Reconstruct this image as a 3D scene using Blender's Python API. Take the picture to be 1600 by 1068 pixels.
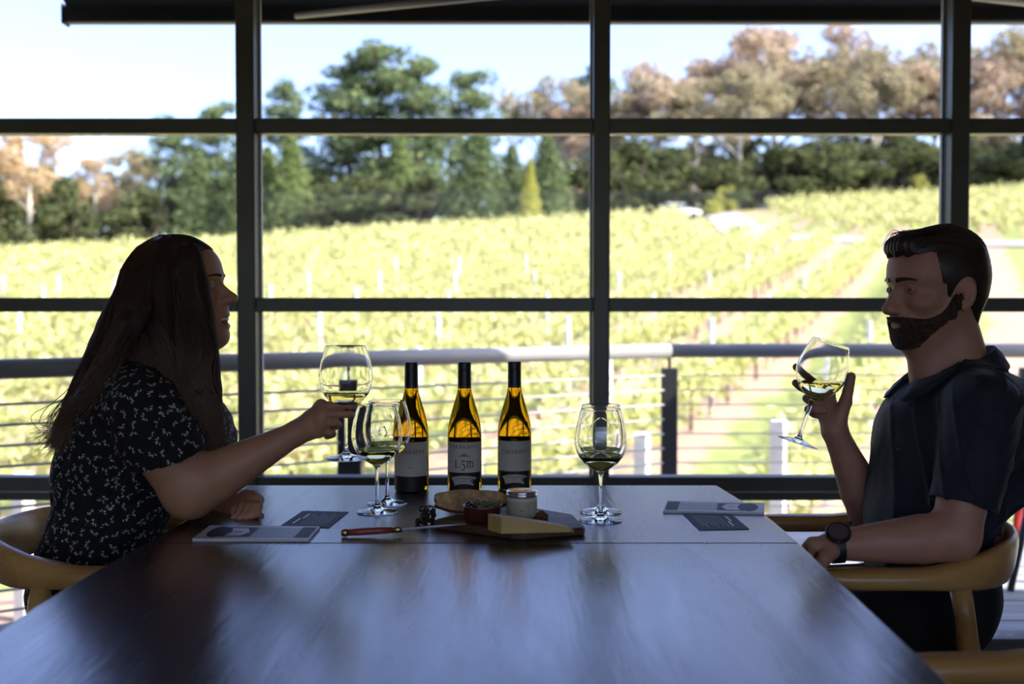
import bpy, bmesh, math, random
import numpy as np
from mathutils import Vector, Matrix

for _o in list(bpy.data.objects):
    bpy.data.objects.remove(_o, do_unlink=True)
scene = bpy.context.scene
C = scene.collection
PI = math.pi
rad = math.radians
random.seed(7)
NPR = np.random.default_rng(11)

# ------------------------------------------------------------------ camera
F = 1750.0            # focal length in pixels of the 1600 x 1068 frame
CAMZ = 1.176
PITCH = math.atan((534.0 - 480.0) / F)
cd = bpy.data.cameras.new('camera')
cam = bpy.data.objects.new('camera', cd)
C.objects.link(cam)
cam.location = (0, 0, CAMZ)
cam.rotation_euler = (PI / 2 - PITCH, 0, 0)
cd.sensor_width = 36.0
cd.lens = 36.0 * F / 1600.0
cd.clip_start = 0.05
cd.clip_end = 1500
cd.dof.use_dof = True
cd.dof.focus_distance = 2.38
cd.dof.aperture_fstop = 2.8
scene.camera = cam

# ------------------------------------------------------------------ sky, sun, exposure
world = bpy.data.worlds.new('world')
scene.world = world
world.use_nodes = True
wn = world.node_tree
wn.nodes.clear()
w_out = wn.nodes.new('ShaderNodeOutputWorld')
w_bg = wn.nodes.new('ShaderNodeBackground')
w_sky = wn.nodes.new('ShaderNodeTexSky')
w_sky.sky_type = 'NISHITA'
w_sky.sun_disc = False
w_sky.sun_elevation = rad(44)
w_sky.sun_rotation = rad(110)
w_sky.altitude = 400
w_sky.air_density = 1.0
w_sky.dust_density = 4.5
w_sky.ozone_density = 6.0
w_bg.inputs['Strength'].default_value = 0.34
w_hs = wn.nodes.new('ShaderNodeHueSaturation')
w_hs.inputs['Saturation'].default_value = 0.98
w_hs.inputs['Hue'].default_value = 0.519
wn.links.new(w_sky.outputs[0], w_hs.inputs['Color'])
wn.links.new(w_hs.outputs[0], w_bg.inputs[0])
wn.links.new(w_bg.outputs[0], w_out.inputs[0])

SUN_DIR = Vector((0.70, -0.25, 0.66)).normalized()     # towards the sun
sd = bpy.data.lights.new('sun', 'SUN')
sd.energy = 6.6
sd.angle = rad(0.6)
sd.color = (1.0, 0.93, 0.80)
sun = bpy.data.objects.new('sun', sd)
C.objects.link(sun)
sun.location = (30, -10, 40)
sun.rotation_euler = (-SUN_DIR).to_track_quat('-Z', 'Y').to_euler()

scene.view_settings.view_transform = 'Standard'
scene.view_settings.look = 'None'
scene.view_settings.exposure = 1.0
scene.view_settings.gamma = 1.0
scene.view_settings.use_curve_mapping = False
scene.cycles.use_denoising = True
scene.cycles.max_bounces = 12
scene.cycles.transmission_bounces = 12
scene.cycles.transparent_max_bounces = 12
scene.cycles.diffuse_bounces = 3
scene.cycles.glossy_bounces = 4
scene.cycles.caustics_reflective = False
scene.cycles.caustics_refractive = False
scene.cycles.sample_clamp_indirect = 6.0

# ------------------------------------------------------------------ helpers
def P(u, v, Y):
    """photo pixel (1600 x 1068) + distance from the camera along +Y -> world point"""
    x = (u - 800.0) / F
    y = -(v - 534.0) / F
    c, s = math.cos(PITCH), math.sin(PITCH)
    d = Vector((x, c + y * s, -s + y * c))
    t = Y / d.y
    return Vector((d.x * t, Y, CAMZ + d.z * t))

def on_z(u, v, z):
    """photo pixel -> point on the horizontal plane at height z"""
    x = (u - 800.0) / F
    y = -(v - 534.0) / F
    c, s = math.cos(PITCH), math.sin(PITCH)
    d = Vector((x, c + y * s, -s + y * c))
    t = (z - CAMZ) / d.z
    return Vector((d.x * t, d.y * t, z))

def tag(o, label=None, cat=None, group=None, kind=None):
    if label: o['label'] = label
    if cat: o['category'] = cat
    if group: o['group'] = group
    if kind: o['kind'] = kind
    return o

def empty(name, loc=(0, 0, 0), rz=0.0):
    o = bpy.data.objects.new(name, None)
    C.objects.link(o)
    o.location = loc
    o.rotation_euler = (0, 0, rz)
    o.empty_display_size = 0.1
    return o

def link(name, me, mat=None, parent=None, smooth=False):
    o = bpy.data.objects.new(name, me)
    C.objects.link(o)
    if mat is not None and not me.materials:
        me.materials.append(mat)
    if parent is not None:
        o.parent = parent
    if smooth:
        me.polygons.foreach_set('use_smooth', [True] * len(me.polygons))
    return o

def mesh_np(name, V, Q):
    V = np.asarray(V, dtype=np.float32); Q = np.asarray(Q, dtype=np.int32)
    k = Q.shape[1]
    me = bpy.data.meshes.new(name)
    me.vertices.add(len(V)); me.vertices.foreach_set('co', V.ravel())
    me.loops.add(Q.size); me.loops.foreach_set('vertex_index', Q.ravel())
    me.polygons.add(len(Q))
    me.polygons.foreach_set('loop_start', np.arange(0, Q.size, k, dtype=np.int32))
    me.update(calc_edges=True)
    me.validate()
    return me

class MB:
    """collects shapes of one part, then links them as one mesh object"""
    def __init__(s):
        s.v = []; s.f = []
    def add(s, vs, fs):
        n = len(s.v)
        s.v += [tuple(v) for v in vs]
        s.f += [tuple(i + n for i in f) for f in fs]
        return s
    def box(s, c, size, M=None, bev=0.0):
        x, y, z = [k / 2 for k in size]
        if bev > 0:
            vs = []; b = bev
            # chamfered box: 24 vertices
            idx = {}
            for sx in (-1, 1):
                for sy in (-1, 1):
                    for sz in (-1, 1):
                        for ax in range(3):
                            p = [sx * (x - b), sy * (y - b), sz * (z - b)]
                            p[ax] = (sx * x, sy * y, sz * z)[ax]
                            idx[(sx, sy, sz, ax)] = len(vs); vs.append(Vector(p))
            fs = []
            for ax in range(3):
                o1, o2 = [k for k in range(3) if k != ax]
                for sg in (-1, 1):
                    def key(a, b_):
                        q = [0, 0, 0]; q[ax] = sg; q[o1] = a; q[o2] = b_
                        return idx[(q[0], q[1], q[2], ax)]
                    q = [key(-1, -1), key(1, -1), key(1, 1), key(-1, 1)]
                    fs.append(q)
            for ax in range(3):           # edges along axis ax
                o1, o2 = [k for k in range(3) if k != ax]
                for a in (-1, 1):
                    for b_ in (-1, 1):
                        def kk(e, which):
                            q = [0, 0, 0]; q[ax] = e; q[o1] = a; q[o2] = b_
                            return idx[(q[0], q[1], q[2], which)]
                        fs.append([kk(-1, o1), kk(1, o1), kk(1, o2), kk(-1, o2)])
            for sx in (-1, 1):
                for sy in (-1, 1):
                    for sz in (-1, 1):
                        fs.append([idx[(sx, sy, sz, k)] for k in range(3)])
        else:
            vs = [Vector((a * x, b_ * y, d * z)) for a in (-1, 1) for b_ in (-1, 1) for d in (-1, 1)]
            fs = [(0, 1, 3, 2), (4, 6, 7, 5), (0, 4, 5, 1), (2, 3, 7, 6), (0, 2, 6, 4), (1, 5, 7, 3)]
        if M is not None:
            vs = [M @ v for v in vs]
        c = Vector(c)
        return s.add([v + c for v in vs], fs)
    def lathe(s, prof, seg=32, c=(0, 0, 0), M=None, closed=False):
        """prof: list of (r, z)"""
        c = Vector(c); vs = []; fs = []
        n = len(prof)
        for r, z in prof:
            for k in range(seg):
                a = 2 * PI * k / seg
                vs.append(Vector((r * math.cos(a), r * math.sin(a), z)))
        for i in range(n - 1 if not closed else n):
            j = (i + 1) % n
            for k in range(seg):
                k2 = (k + 1) % seg
                fs.append((i * seg + k, i * seg + k2, j * seg + k2, j * seg + k))
        if not closed:
            fs.append(tuple(range(seg - 1, -1, -1)))
            fs.append(tuple((n - 1) * seg + k for k in range(seg)))
        if M is not None:
            vs = [M @ v for v in vs]
        return s.add([v + c for v in vs], fs)
    def tube(s, pts, r, seg=8, cap=True):
        pts = [Vector(p) for p in pts]
        rs = r if isinstance(r, (list, tuple)) else [r] * len(pts)
        vs = []; fs = []; prev = None
        for i, p in enumerate(pts):
            t = (pts[min(i + 1, len(pts) - 1)] - pts[max(i - 1, 0)]).normalized()
            if prev is None:
                a = t.orthogonal().normalized()
            else:
                a = (prev - t * prev.dot(t))
                a = a.normalized() if a.length > 1e-6 else t.orthogonal().normalized()
            prev = a; b = t.cross(a)
            for k in range(seg):
                an = 2 * PI * k / seg
                vs.append(p + (a * math.cos(an) + b * math.sin(an)) * rs[i])
        for i in range(len(pts) - 1):
            for k in range(seg):
                k2 = (k + 1) % seg
                fs.append((i * seg + k, i * seg + k2, (i + 1) * seg + k2, (i + 1) * seg + k))
        if cap:
            fs.append(tuple(range(seg - 1, -1, -1)))
            m = (len(pts) - 1) * seg
            fs.append(tuple(m + k for k in range(seg)))
        return s.add(vs, fs)
    def loft(s, sections, closed_ends=True):
        n = len(sections[0]); vs = []; fs = []
        for sec in sections: vs += sec
        for i in range(len(sections) - 1):
            for k in range(n):
                k2 = (k + 1) % n
                fs.append((i * n + k, i * n + k2, (i + 1) * n + k2, (i + 1) * n + k))
        if closed_ends:
            fs.append(tuple(range(n - 1, -1, -1)))
            m = (len(sections) - 1) * n
            fs.append(tuple(m + k for k in range(n)))
        return s.add(vs, fs)
    def prism(s, poly, z0, z1):
        n = len(poly)
        vs = [Vector((p[0], p[1], z0)) for p in poly] + [Vector((p[0], p[1], z1)) for p in poly]
        fs = [tuple(range(n - 1, -1, -1)), tuple(range(n, 2 * n))]
        for k in range(n):
            k2 = (k + 1) % n
            fs.append((k, k2, n + k2, n + k))
        return s.add(vs, fs)
    def mesh(s, name):
        me = bpy.data.meshes.new(name)
        me.from_pydata(s.v, [], s.f)
        bm = bmesh.new(); bm.from_mesh(me)
        bmesh.ops.recalc_face_normals(bm, faces=bm.faces)
        bm.to_mesh(me); bm.free()
        return me
    def build(s, name, mat, parent=None, smooth=False, bevel=0.0):
        o = link(name, s.mesh(name), mat, parent, smooth)
        if bevel > 0:
            b = o.modifiers.new('bevel', 'BEVEL'); b.width = bevel; b.segments = 2; b.limit_method = 'ANGLE'
        return o

def copy_tree(o, parent=None):
    c = o.copy(); C.objects.link(c)
    if parent is not None: c.parent = parent
    for ch in list(o.children):
        copy_tree(ch, c)
    return c

# ------------------------------------------------------------------ materials
def _new(name):
    m = bpy.data.materials.new(name); m.use_nodes = True
    nt = m.node_tree
    b = nt.nodes['Principled BSDF']
    return m, nt, b

def mat(name, col, rough=0.5, var=0.0, scale=8.0, stretch=(1, 1, 1), bump=0.0, bscale=None, metal=0.0,
        spec=0.5, col2=None, coat=0.0, sheen=0.0, detail=4.0, rot=(0, 0, 0), trans=0.0):
    m, nt, b = _new(name)
    b.inputs['Base Color'].default_value = (*col, 1)
    b.inputs['Roughness'].default_value = rough
    b.inputs['Metallic'].default_value = metal
    b.inputs['Specular IOR Level'].default_value = spec
    b.inputs['Coat Weight'].default_value = coat
    b.inputs['Sheen Weight'].default_value = sheen
    b.inputs['Transmission Weight'].default_value = trans
    if var > 0 or bump > 0 or col2:
        tc = nt.nodes.new('ShaderNodeTexCoord')
        mp = nt.nodes.new('ShaderNodeMapping')
        mp.inputs['Scale'].default_value = stretch
        mp.inputs['Rotation'].default_value = rot
        nt.links.new(tc.outputs['Object'], mp.inputs[0])
        nz = nt.nodes.new('ShaderNodeTexNoise')
        nz.inputs['Scale'].default_value = scale
        nz.inputs['Detail'].default_value = detail
        nt.links.new(mp.outputs[0], nz.inputs['Vector'])
        if var > 0 or col2:
            cr = nt.nodes.new('ShaderNodeValToRGB')
            c2 = col2 if col2 else tuple(min(1, c * (1 + var)) for c in col)
            c1 = col if col2 else tuple(c * (1 - var) for c in col)
            cr.color_ramp.elements[0].position = 0.32; cr.color_ramp.elements[0].color = (*c1, 1)
            cr.color_ramp.elements[1].position = 0.68; cr.color_ramp.elements[1].color = (*c2, 1)
            nt.links.new(nz.outputs['Fac'], cr.inputs[0])
            nt.links.new(cr.outputs[0], b.inputs['Base Color'])
        if bump > 0:
            n2 = nz
            if bscale:
                n2 = nt.nodes.new('ShaderNodeTexNoise'); n2.inputs['Scale'].default_value = bscale
                n2.inputs['Detail'].default_value = 3.0
                nt.links.new(mp.outputs[0], n2.inputs['Vector'])
            bp = nt.nodes.new('ShaderNodeBump'); bp.inputs['Strength'].default_value = bump
            bp.inputs['Distance'].default_value = 0.01
            nt.links.new(n2.outputs['Fac'], bp.inputs['Height'])
            nt.links.new(bp.outputs[0], b.inputs['Normal'])
    return m

def glass_mat(name, col=(1, 1, 1), ior=1.45, rough=0.0):
    m = bpy.data.materials.new(name); m.use_nodes = True
    nt = m.node_tree; nt.nodes.clear()
    o = nt.nodes.new('ShaderNodeOutputMaterial')
    g = nt.nodes.new('ShaderNodeBsdfGlass')
    g.inputs['Color'].default_value = (*col, 1); g.inputs['IOR'].default_value = ior
    g.inputs['Roughness'].default_value = rough
    nt.links.new(g.outputs[0], o.inputs[0])
    return m

def pane_mat(name):
    m = bpy.data.materials.new(name); m.use_nodes = True
    nt = m.node_tree; nt.nodes.clear()
    o = nt.nodes.new('ShaderNodeOutputMaterial')
    t = nt.nodes.new('ShaderNodeBsdfTransparent'); t.inputs[0].default_value = (0.985, 0.99, 0.985, 1)
    g = nt.nodes.new('ShaderNodeBsdfGlossy'); g.inputs['Roughness'].default_value = 0.0
    fr = nt.nodes.new('ShaderNodeFresnel'); fr.inputs['IOR'].default_value = 1.2
    mx = nt.nodes.new('ShaderNodeMixShader')
    nt.links.new(fr.outputs[0], mx.inputs[0]); nt.links.new(t.outputs[0], mx.inputs[1]); nt.links.new(g.outputs[0], mx.inputs[2])
    nt.links.new(mx.outputs[0], o.inputs[0])
    return m

def leaf_mat(name, c1, c2, transl=0.35, rough=0.55):
    """leaf colour differs from leaf to leaf (random per island) and from plant to plant"""
    m = bpy.data.materials.new(name); m.use_nodes = True
    nt = m.node_tree; nt.nodes.clear()
    o = nt.nodes.new('ShaderNodeOutputMaterial')
    ge = nt.nodes.new('ShaderNodeNewGeometry')
    cr = nt.nodes.new('ShaderNodeValToRGB')
    cr.color_ramp.elements[0].color = (*c1, 1); cr.color_ramp.elements[1].color = (*c2, 1)
    nt.links.new(ge.outputs['Random Per Island'], cr.inputs[0])
    d = nt.nodes.new('ShaderNodeBsdfDiffuse'); t = nt.nodes.new('ShaderNodeBsdfTranslucent')
    nt.links.new(cr.outputs[0], d.inputs[0]); nt.links.new(cr.outputs[0], t.inputs[0])
    mx = nt.nodes.new('ShaderNodeMixShader'); mx.inputs[0].default_value = transl
    nt.links.new(d.outputs[0], mx.inputs[1]); nt.links.new(t.outputs[0], mx.inputs[2])
    nt.links.new(mx.outputs[0], o.inputs[0])
    return m

M = {}
M['frame'] = mat('window_frame_paint', (0.13, 0.15, 0.13), 0.42, 0.12, 3.0)
M['pane'] = pane_mat('window_glass')
M['floor'] = mat('floor_boards', (0.10, 0.07, 0.05), 0.45, 0.3, 3, (1, 12, 1))
M['wall'] = mat('plaster_wall', (0.40, 0.31, 0.22), 0.85, 0.05, 4)
M['ceiling'] = mat('ceiling_paint', (0.42, 0.34, 0.26), 0.9, 0.03, 4)
M['deck'] = mat('weathered_deck_timber', (0.30, 0.31, 0.32), 0.7, 0.25, 2.2, (1, 14, 1), bump=0.3, bscale=20)
M['steel'] = mat('grey_painted_rail', (0.24, 0.235, 0.235), 0.45, 0.05, 5, spec=0.35)
M['darkpost'] = mat('dark_steel_post', (0.022, 0.023, 0.028), 0.5, 0.1, 5)
M['cable'] = mat('stainless_cable', (0.40, 0.40, 0.41), 0.4, spec=0.4)
M['awning'] = mat('dark_awning_cloth', (0.028, 0.03, 0.036), 0.85, 0.1, 60)
M['awnbar'] = mat('awning_bar', (0.03, 0.032, 0.04), 0.4)
M['awnarm'] = mat('pale_awning_arm', (0.55, 0.53, 0.5), 0.45)

# ------------------------------------------------------------------ solid modelling with distance fields
f32 = np.float32
def _v(p): return np.array(tuple(p), dtype=f32)
def cone(a, b, r1, r2=None):
    a = _v(a); b = _v(b); r2 = r1 if r2 is None else r2
    ba = b - a; L = float(ba @ ba) + 1e-12
    def f(p):
        q = p - a
        t = np.clip(q @ ba / L, 0, 1)
        q = q - t[:, None] * ba
        return np.sqrt(np.einsum('ij,ij->i', q, q)) - (r1 + (r2 - r1) * t)
    return f
def ell(c, r, R=None):
    c = _v(c); r = _v(r)
    Rm = None if R is None else np.array(R.to_3x3(), dtype=f32)
    def f(p):
        q = p - c
        if Rm is not None: q = q @ Rm          # R^T q
        a = q / r
        k0 = np.sqrt(np.einsum('ij,ij->i', a, a)) + 1e-9
        a = a / r
        k1 = np.sqrt(np.einsum('ij,ij->i', a, a)) + 1e-9
        return k0 * (k0 - 1) / k1
    return f
def chain(pts, rs):
    fs = [cone(pts[i], pts[i + 1], rs[i], rs[i + 1]) for i in range(len(pts) - 1)]
    def f(p):
        d = fs[0](p)
        for g in fs[1:]: d = np.minimum(d, g(p))
        return d
    return f
def half(n, off):
    """inside where n.p < off"""
    n = _v(Vector(n).normalized())
    return lambda p: p @ n - off
def smin(a, b, k):
    h = np.maximum(k - np.abs(a - b), 0) / k
    return np.minimum(a, b) - h * h * k * 0.25
def U(k, *fs):
    def f(p):
        d = fs[0](p)
        for g in fs[1:]:
            d = smin(d, g(p), k) if k > 0 else np.minimum(d, g(p))
        return d
    return f
def sub(k, a, *bs):
    def f(p):
        d = a(p)
        for b in bs:
            d = -smin(-d, b(p), k) if k > 0 else np.maximum(d, -b(p))
        return d
    return f
def inter(k, a, *bs):
    def f(p):
        d = a(p)
        for b in bs:
            d = -smin(-d, -b(p), k) if k > 0 else np.maximum(d, b(p))
        return d
    return f
def bounded(a, c, r, far=0.06):
    """a lies inside the ball (c, r): far points get the distance to the ball only"""
    c = _v(c)
    def f(p):
        q = p - c
        d = np.sqrt(np.einsum('ij,ij->i', q, q)) - f32(r)
        m = d < far
        if m.any(): d[m] = a(p[m])
        return d
    return f
def grow(a, r):
    return lambda p: a(p) - r
def disp(a, g):
    return lambda p: a(p) + g(p)
def moved(a, Mx):
    """shape a given in local space, Mx local -> world (rotation, translation, uniform scale)"""
    s = Mx.to_scale()[0]
    I = np.array(Mx.inverted(), dtype=f32)
    return lambda p: a(p @ I[:3, :3].T + I[:3, 3]) * s
def vnoise(p, sc, seed=0):
    """cheap smooth pseudo noise, about -1..1"""
    q = p * sc
    x, y, z = q[:, 0], q[:, 1], q[:, 2]
    s = seed * 1.7
    return (np.sin(x * 1.0 + 1.3 * np.sin(y * 1.1 + s) + s) * np.sin(y * 1.2 + 1.1 * np.sin(z * 0.9 + 2 * s) + 1.9)
            + 0.6 * np.sin(z * 1.4 + 1.7 * np.sin(x * 0.8 - s) + 0.5 * y + s)) / 1.6

def sdf_mesh(name, f, lo, hi, h, B=4):
    lo = np.array(lo, dtype=f32); hi = np.array(hi, dtype=f32)
    H = h * B
    nc = np.ceil((hi - lo) / H).astype(int)
    ax = [lo[i] + (np.arange(nc[i]) + 0.5) * H for i in range(3)]
    g = np.stack(np.meshgrid(*ax, indexing='ij'), -1).reshape(-1, 3).astype(f32)
    dc = f(g)
    nf = nc * B + 1
    dense = np.ones(tuple(nf), dtype=f32)
    inside = (dc < 0).reshape(tuple(nc))
    big = np.repeat(np.repeat(np.repeat(inside, B, 0), B, 1), B, 2)
    dense[:-1, :-1, :-1][big] = -1
    act = np.argwhere((np.abs(dc) < H * 1.25).reshape(tuple(nc)))
    o = np.stack(np.meshgrid(*[np.arange(B + 1)] * 3, indexing='ij'), -1).reshape(-1, 3)
    for s in range(0, len(act), 6000):
        idx = (act[s:s + 6000, None, :] * B + o[None]).reshape(-1, 3)
        d = f((lo + idx * f32(h)).astype(f32))
        dense[idx[:, 0], idx[:, 1], idx[:, 2]] = d
    S = dense < 0
    cnt = np.zeros(tuple(nf - 1), dtype=np.int8)
    for i in (0, 1):
        for j in (0, 1):
            for k in (0, 1):
                cnt += S[i:nf[0] - 1 + i, j:nf[1] - 1 + j, k:nf[2] - 1 + k]
    cells = np.argwhere((cnt > 0) & (cnt < 8))
    vid = np.full(tuple(nf - 1), -1, dtype=np.int32)
    vid[cells[:, 0], cells[:, 1], cells[:, 2]] = np.arange(len(cells))
    acc = np.zeros((len(cells), 3), dtype=f32); num = np.zeros(len(cells), dtype=f32)
    corners = [(i, j, k) for i in (0, 1) for j in (0, 1) for k in (0, 1)]
    vals = {c: dense[cells[:, 0] + c[0], cells[:, 1] + c[1], cells[:, 2] + c[2]] for c in corners}
    for c in corners:
        for a in range(3):
            if c[a] == 0:
                e = list(c); e[a] = 1; e = tuple(e)
                d0, d1 = vals[c], vals[e]
                m = (d0 < 0) != (d1 < 0)
                t = np.where(m, d0 / np.where(m, d0 - d1, 1), 0)
                pt = np.tile(np.array(c, dtype=f32), (len(cells), 1)); pt[:, a] += t
                acc[m] += pt[m]; num[m] += 1
    V = lo + (cells + acc / num[:, None]) * f32(h)
    quads = []
    for a in range(3):
        sl0 = [slice(None)] * 3; sl1 = [slice(None)] * 3
        sl0[a] = slice(0, -1); sl1[a] = slice(1, None)
        A = S[tuple(sl0)]; Bq = S[tuple(sl1)]
        e = np.argwhere(A != Bq)
        b, c = [k for k in range(3) if k != a]
        ok = (e[:, b] > 0) & (e[:, c] > 0) & (e[:, b] < nf[b] - 1) & (e[:, c] < nf[c] - 1)
        e = e[ok]
        flip = A[e[:, 0], e[:, 1], e[:, 2]]
        q = []
        for (db, dc_) in ((-1, -1), (0, -1), (0, 0), (-1, 0)):
            w = e.copy(); w[:, b] += db; w[:, c] += dc_
            q.append(vid[w[:, 0], w[:, 1], w[:, 2]])
        q = np.stack(q, 1)
        if a == 1: flip = ~flip
        q = np.where(flip[:, None], q, q[:, ::-1])
        quads.append(q)
    Q = np.concatenate(quads)
    Q = Q[(Q >= 0).all(1)]
    return mesh_np(name, V, Q)

def sdf_obj(name, f, lo, hi, h, mat_, parent=None):
    me = sdf_mesh(name, f, lo, hi, h)
    o = link(name, me, mat_, None, True)
    if parent is not None:
        o.parent = parent
        o.matrix_parent_inverse = parent_matrix(parent).inverted()
    return o

def parent_matrix(p):
    m = Matrix.LocRotScale(p.location, p.rotation_euler, p.scale)
    return (parent_matrix(p.parent) @ p.matrix_parent_inverse @ m) if p.parent else m

def keep(o, parent):
    """parent o without moving it (its vertices are in world space)"""
    o.parent = parent
    o.matrix_parent_inverse = parent_matrix(parent).inverted()
    return o

# ================================================================== the room
WY = 3.85                       # the glazed wall
def struct(o, label, cat=None):
    return tag(o, label, cat, None, 'structure')

struct(MB().box((0, 0.45, -0.06), (8.4, 6.9, 0.12)).build('floor', M['floor']), 'dark timber floor of the tasting room', 'floor')
struct(MB().box((0, 0.55, 3.02), (8.6, 7.3, 0.16)).build('ceiling', M['ceiling']), 'plain ceiling of the tasting room', 'ceiling')
struct(MB().box((-4.2, 0.45, 1.47), (0.12, 6.9, 2.94)).build('wall_left', M['wall']), 'plain plastered side wall on the left', 'wall')
struct(MB().box((4.2, 0.45, 1.47), (0.12, 6.9, 2.94)).build('wall_right', M['wall']), 'plain plastered side wall on the right', 'wall')
wb = MB()  # unseen rear wall; its opening is added to let in fill light
wb.box((0, -3.0, 0.425), (8.3, 0.12, 0.85))
wb.box((0, -3.0, 2.62), (8.3, 0.12, 0.64))
for xx in (-3.35, 3.35):
    wb.box((xx, -3.0, 1.575), (1.6, 0.12, 1.45))
struct(wb.build('wall_back', M['wall']), 'rear wall with a wide opening added to let in soft fill light', 'wall')

win = empty('window_1', (0, WY, 0))
struct(win, 'large grey framed window wall looking over the vineyard', 'window')
def wpart(mb, name, m, par=win, **k):
    return keep(mb.build(name, m, None, **k), par)
TZ = []
for v0, v1 in ((187, 210), (465, 487), (743, 765)):
    TZ.append((P(800, v1, WY).z, P(800, v0, WY).z))
MX = [P(u, 480, WY).x for u in (-709, -160, 389, 938, 1491, 2042, 2593)]
MWID = [0.06, 0.06, 0.062, 0.054, 0.062, 0.06, 0.06]
for x, w in zip(MX, MWID):
    wpart(MB().box((x, WY, 1.45), (w, 0.085, 2.9), bev=0.004), 'mullion', M['frame'])
for i in range(len(MX) - 1):
    a = MX[i] + MWID[i] / 2; b = MX[i + 1] - MWID[i + 1] / 2
    zs = [0.05] + [z for t in TZ for z in t][::-1]
    levels = sorted(TZ)
    for (z0, z1) in levels:
        wpart(MB().box(((a + b) / 2, WY + 0.002, (z0 + z1) / 2), (b - a, 0.07, z1 - z0), bev=0.003), 'transom', M['frame'])
    zl = levels[0][0]
    wpart(MB().box(((a + b) / 2, WY + 0.004, zl - 0.020), (b - a, 0.05, 0.026), bev=0.002), 'transom_sash', M['frame'])
    wpart(MB().box(((a + b) / 2, WY, 0.02), (b - a, 0.085, 0.04), bev=0.003), 'sill', M['frame'])
    wpart(MB().box(((a + b) / 2, WY, 2.87), (b - a, 0.085, 0.10), bev=0.003), 'head_rail', M['frame'])
    cuts = [0.04] + [z for t in levels for z in t] + [2.82]
    cuts[1] = zl - 0.033
    for k in range(0, len(cuts), 2):
        z0, z1 = cuts[k], cuts[k + 1]
        wpart(MB().box(((a + b) / 2, WY + 0.012, (z0 + z1) / 2), (b - a, 0.006, z1 - z0)), 'pane', M['pane'])
        bd = MB()
        for sx in (a + 0.004, b - 0.004):
            bd.box((sx, WY + 0.038, (z0 + z1) / 2), (0.008, 0.02, z1 - z0))
        wpart(bd, 'glazing_bead', M['cable'])

# ================================================================== the deck and its balustrade
RA = Vector((-2.60, 3.705)); RB = Vector((P(1046, 548, 5.95).x, 5.95)); RC = Vector((4.3, 5.97))
def rail_x(y):
    t = (y - RA.y) / (RB.y - RA.y)
    return RA.x + (RB.x - RA.x) * t
deck = empty('deck', (1.5, 4.9, -0.02))
struct(deck, 'weathered grey timber deck outside the window', 'deck')
y = WY + 0.06; k = 0
while y < 6.05:
    y1 = y + 0.138
    x0 = rail_x(y); x1 = rail_x(y1)
    if y1 > 5.95: x0 = x1 = rail_x(5.95)
    x0 = max(x0, -2.4); x1 = max(x1, -2.4)
    dz = random.uniform(-0.002, 0.002)
    pl = MB().prism([(x0, y), (4.3, y), (4.3, y1), (x1, y1)], -0.032 + dz, -0.004 + dz).build('plank', M['deck'], None, bevel=0.003)
    keep(pl, deck)
    y += 0.145
jo = MB()
for jx in (-0.9, 0.3, 1.5, 2.7, 3.9):
    ys = max(WY + 0.06, RA.y + (jx - RA.x) / (RB.x - RA.x) * (RB.y - RA.y) if jx < RB.x else 5.98)
    jo.box((jx, (WY + 0.06 + ys) / 2, -0.13), (0.045, max(0.05, ys - WY - 0.06), 0.19))
jo.box((2.6, 6.03, -0.13), (3.4, 0.04, 0.2))
keep(jo.build('joist', M['deck'], None), deck)

bal = empty('balustrade', (0.85, 5.95, 0))
tag(bal, 'steel cable balustrade with round handrail and dark posts around the deck', 'railing')
RZ = P(1046, 547.5, 5.95).z
def bpart(mb, name, m, **k):
    return keep(mb.build(name, m, None, **k), bal)
R3 = lambda q, z: Vector((q.x, q.y, z))
bpart(MB().tube([R3(RA, RZ), R3(RB, RZ)], 0.038, 20), 'handrail', M['steel'], smooth=True)
bpart(MB().tube([R3(RB, RZ), R3(RC, RZ)], 0.038, 20), 'handrail', M['steel'], smooth=True)
ang = math.atan2(RB.y - RA.y, RB.x - RA.x)
def post(q, w, rz):
    Mr = Matrix.Rotation(rz, 3, 'Z')
    bpart(MB().box((q.x, q.y, 0.38), (w, 0.05, 0.95), Mr, bev=0.004), 'post', M['darkpost'])
    bpart(MB().tube([(q.x, q.y, 0.84), (q.x, q.y, RZ - 0.02)], 0.008, 8), 'post_pin', M['darkpost'])
def along(u):      # point of the slanting rail seen at column u
    k = (u - 800) / F
    d = RB - RA
    t = (k * RA.y - RA.x) / (d.x - k * d.y)
    return RA + d * t
post(RB, 0.085, 0)
post(along(545), 0.105, 0.1)
post(along(-60), 0.09, 0.1)
post(Vector((2.75, 5.96)), 0.085, 0)
for i in range(11):
    z = 0.815 - i * 0.0775
    bpart(MB().tube([R3(RA, z), R3(RB, z)], 0.0058, 6), 'cable', M['cable'])
    bpart(MB().tube([R3(RB, z), R3(RC, z)], 0.004, 6), 'cable', M['cable'])

# ================================================================== awning over the deck
AY = 4.75
az = P(800, 36, AY).z
aw = empty('awning', (0.6, WY + 0.12, 2.85))
tag(aw, 'dark folding arm awning let out above the window', 'awning')
ax0 = P(101, 36, AY).x; ax1 = 4.2
def apart(mb, name, m, **k): return keep(mb.build(name, m, None, **k), aw)
apart(MB().loft([[Vector((ax0 + 0.02, WY + 0.12, 2.76)), Vector((ax1, WY + 0.12, 2.76)), Vector((ax1, WY + 0.12, 2.765)), Vector((ax0 + 0.02, WY + 0.12, 2.765))],
                 [Vector((ax0 + 0.02, AY, az + 0.05)), Vector((ax1, AY, az + 0.05)), Vector((ax1, AY, az + 0.055)), Vector((ax0 + 0.02, AY, az + 0.055))]]), 'canopy', M['awning'])
apart(MB().box(((ax0 + ax1) / 2, AY, az + 0.035), (ax1 - ax0, 0.06, 0.075), bev=0.008), 'front_bar', M['awnbar'])
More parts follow.
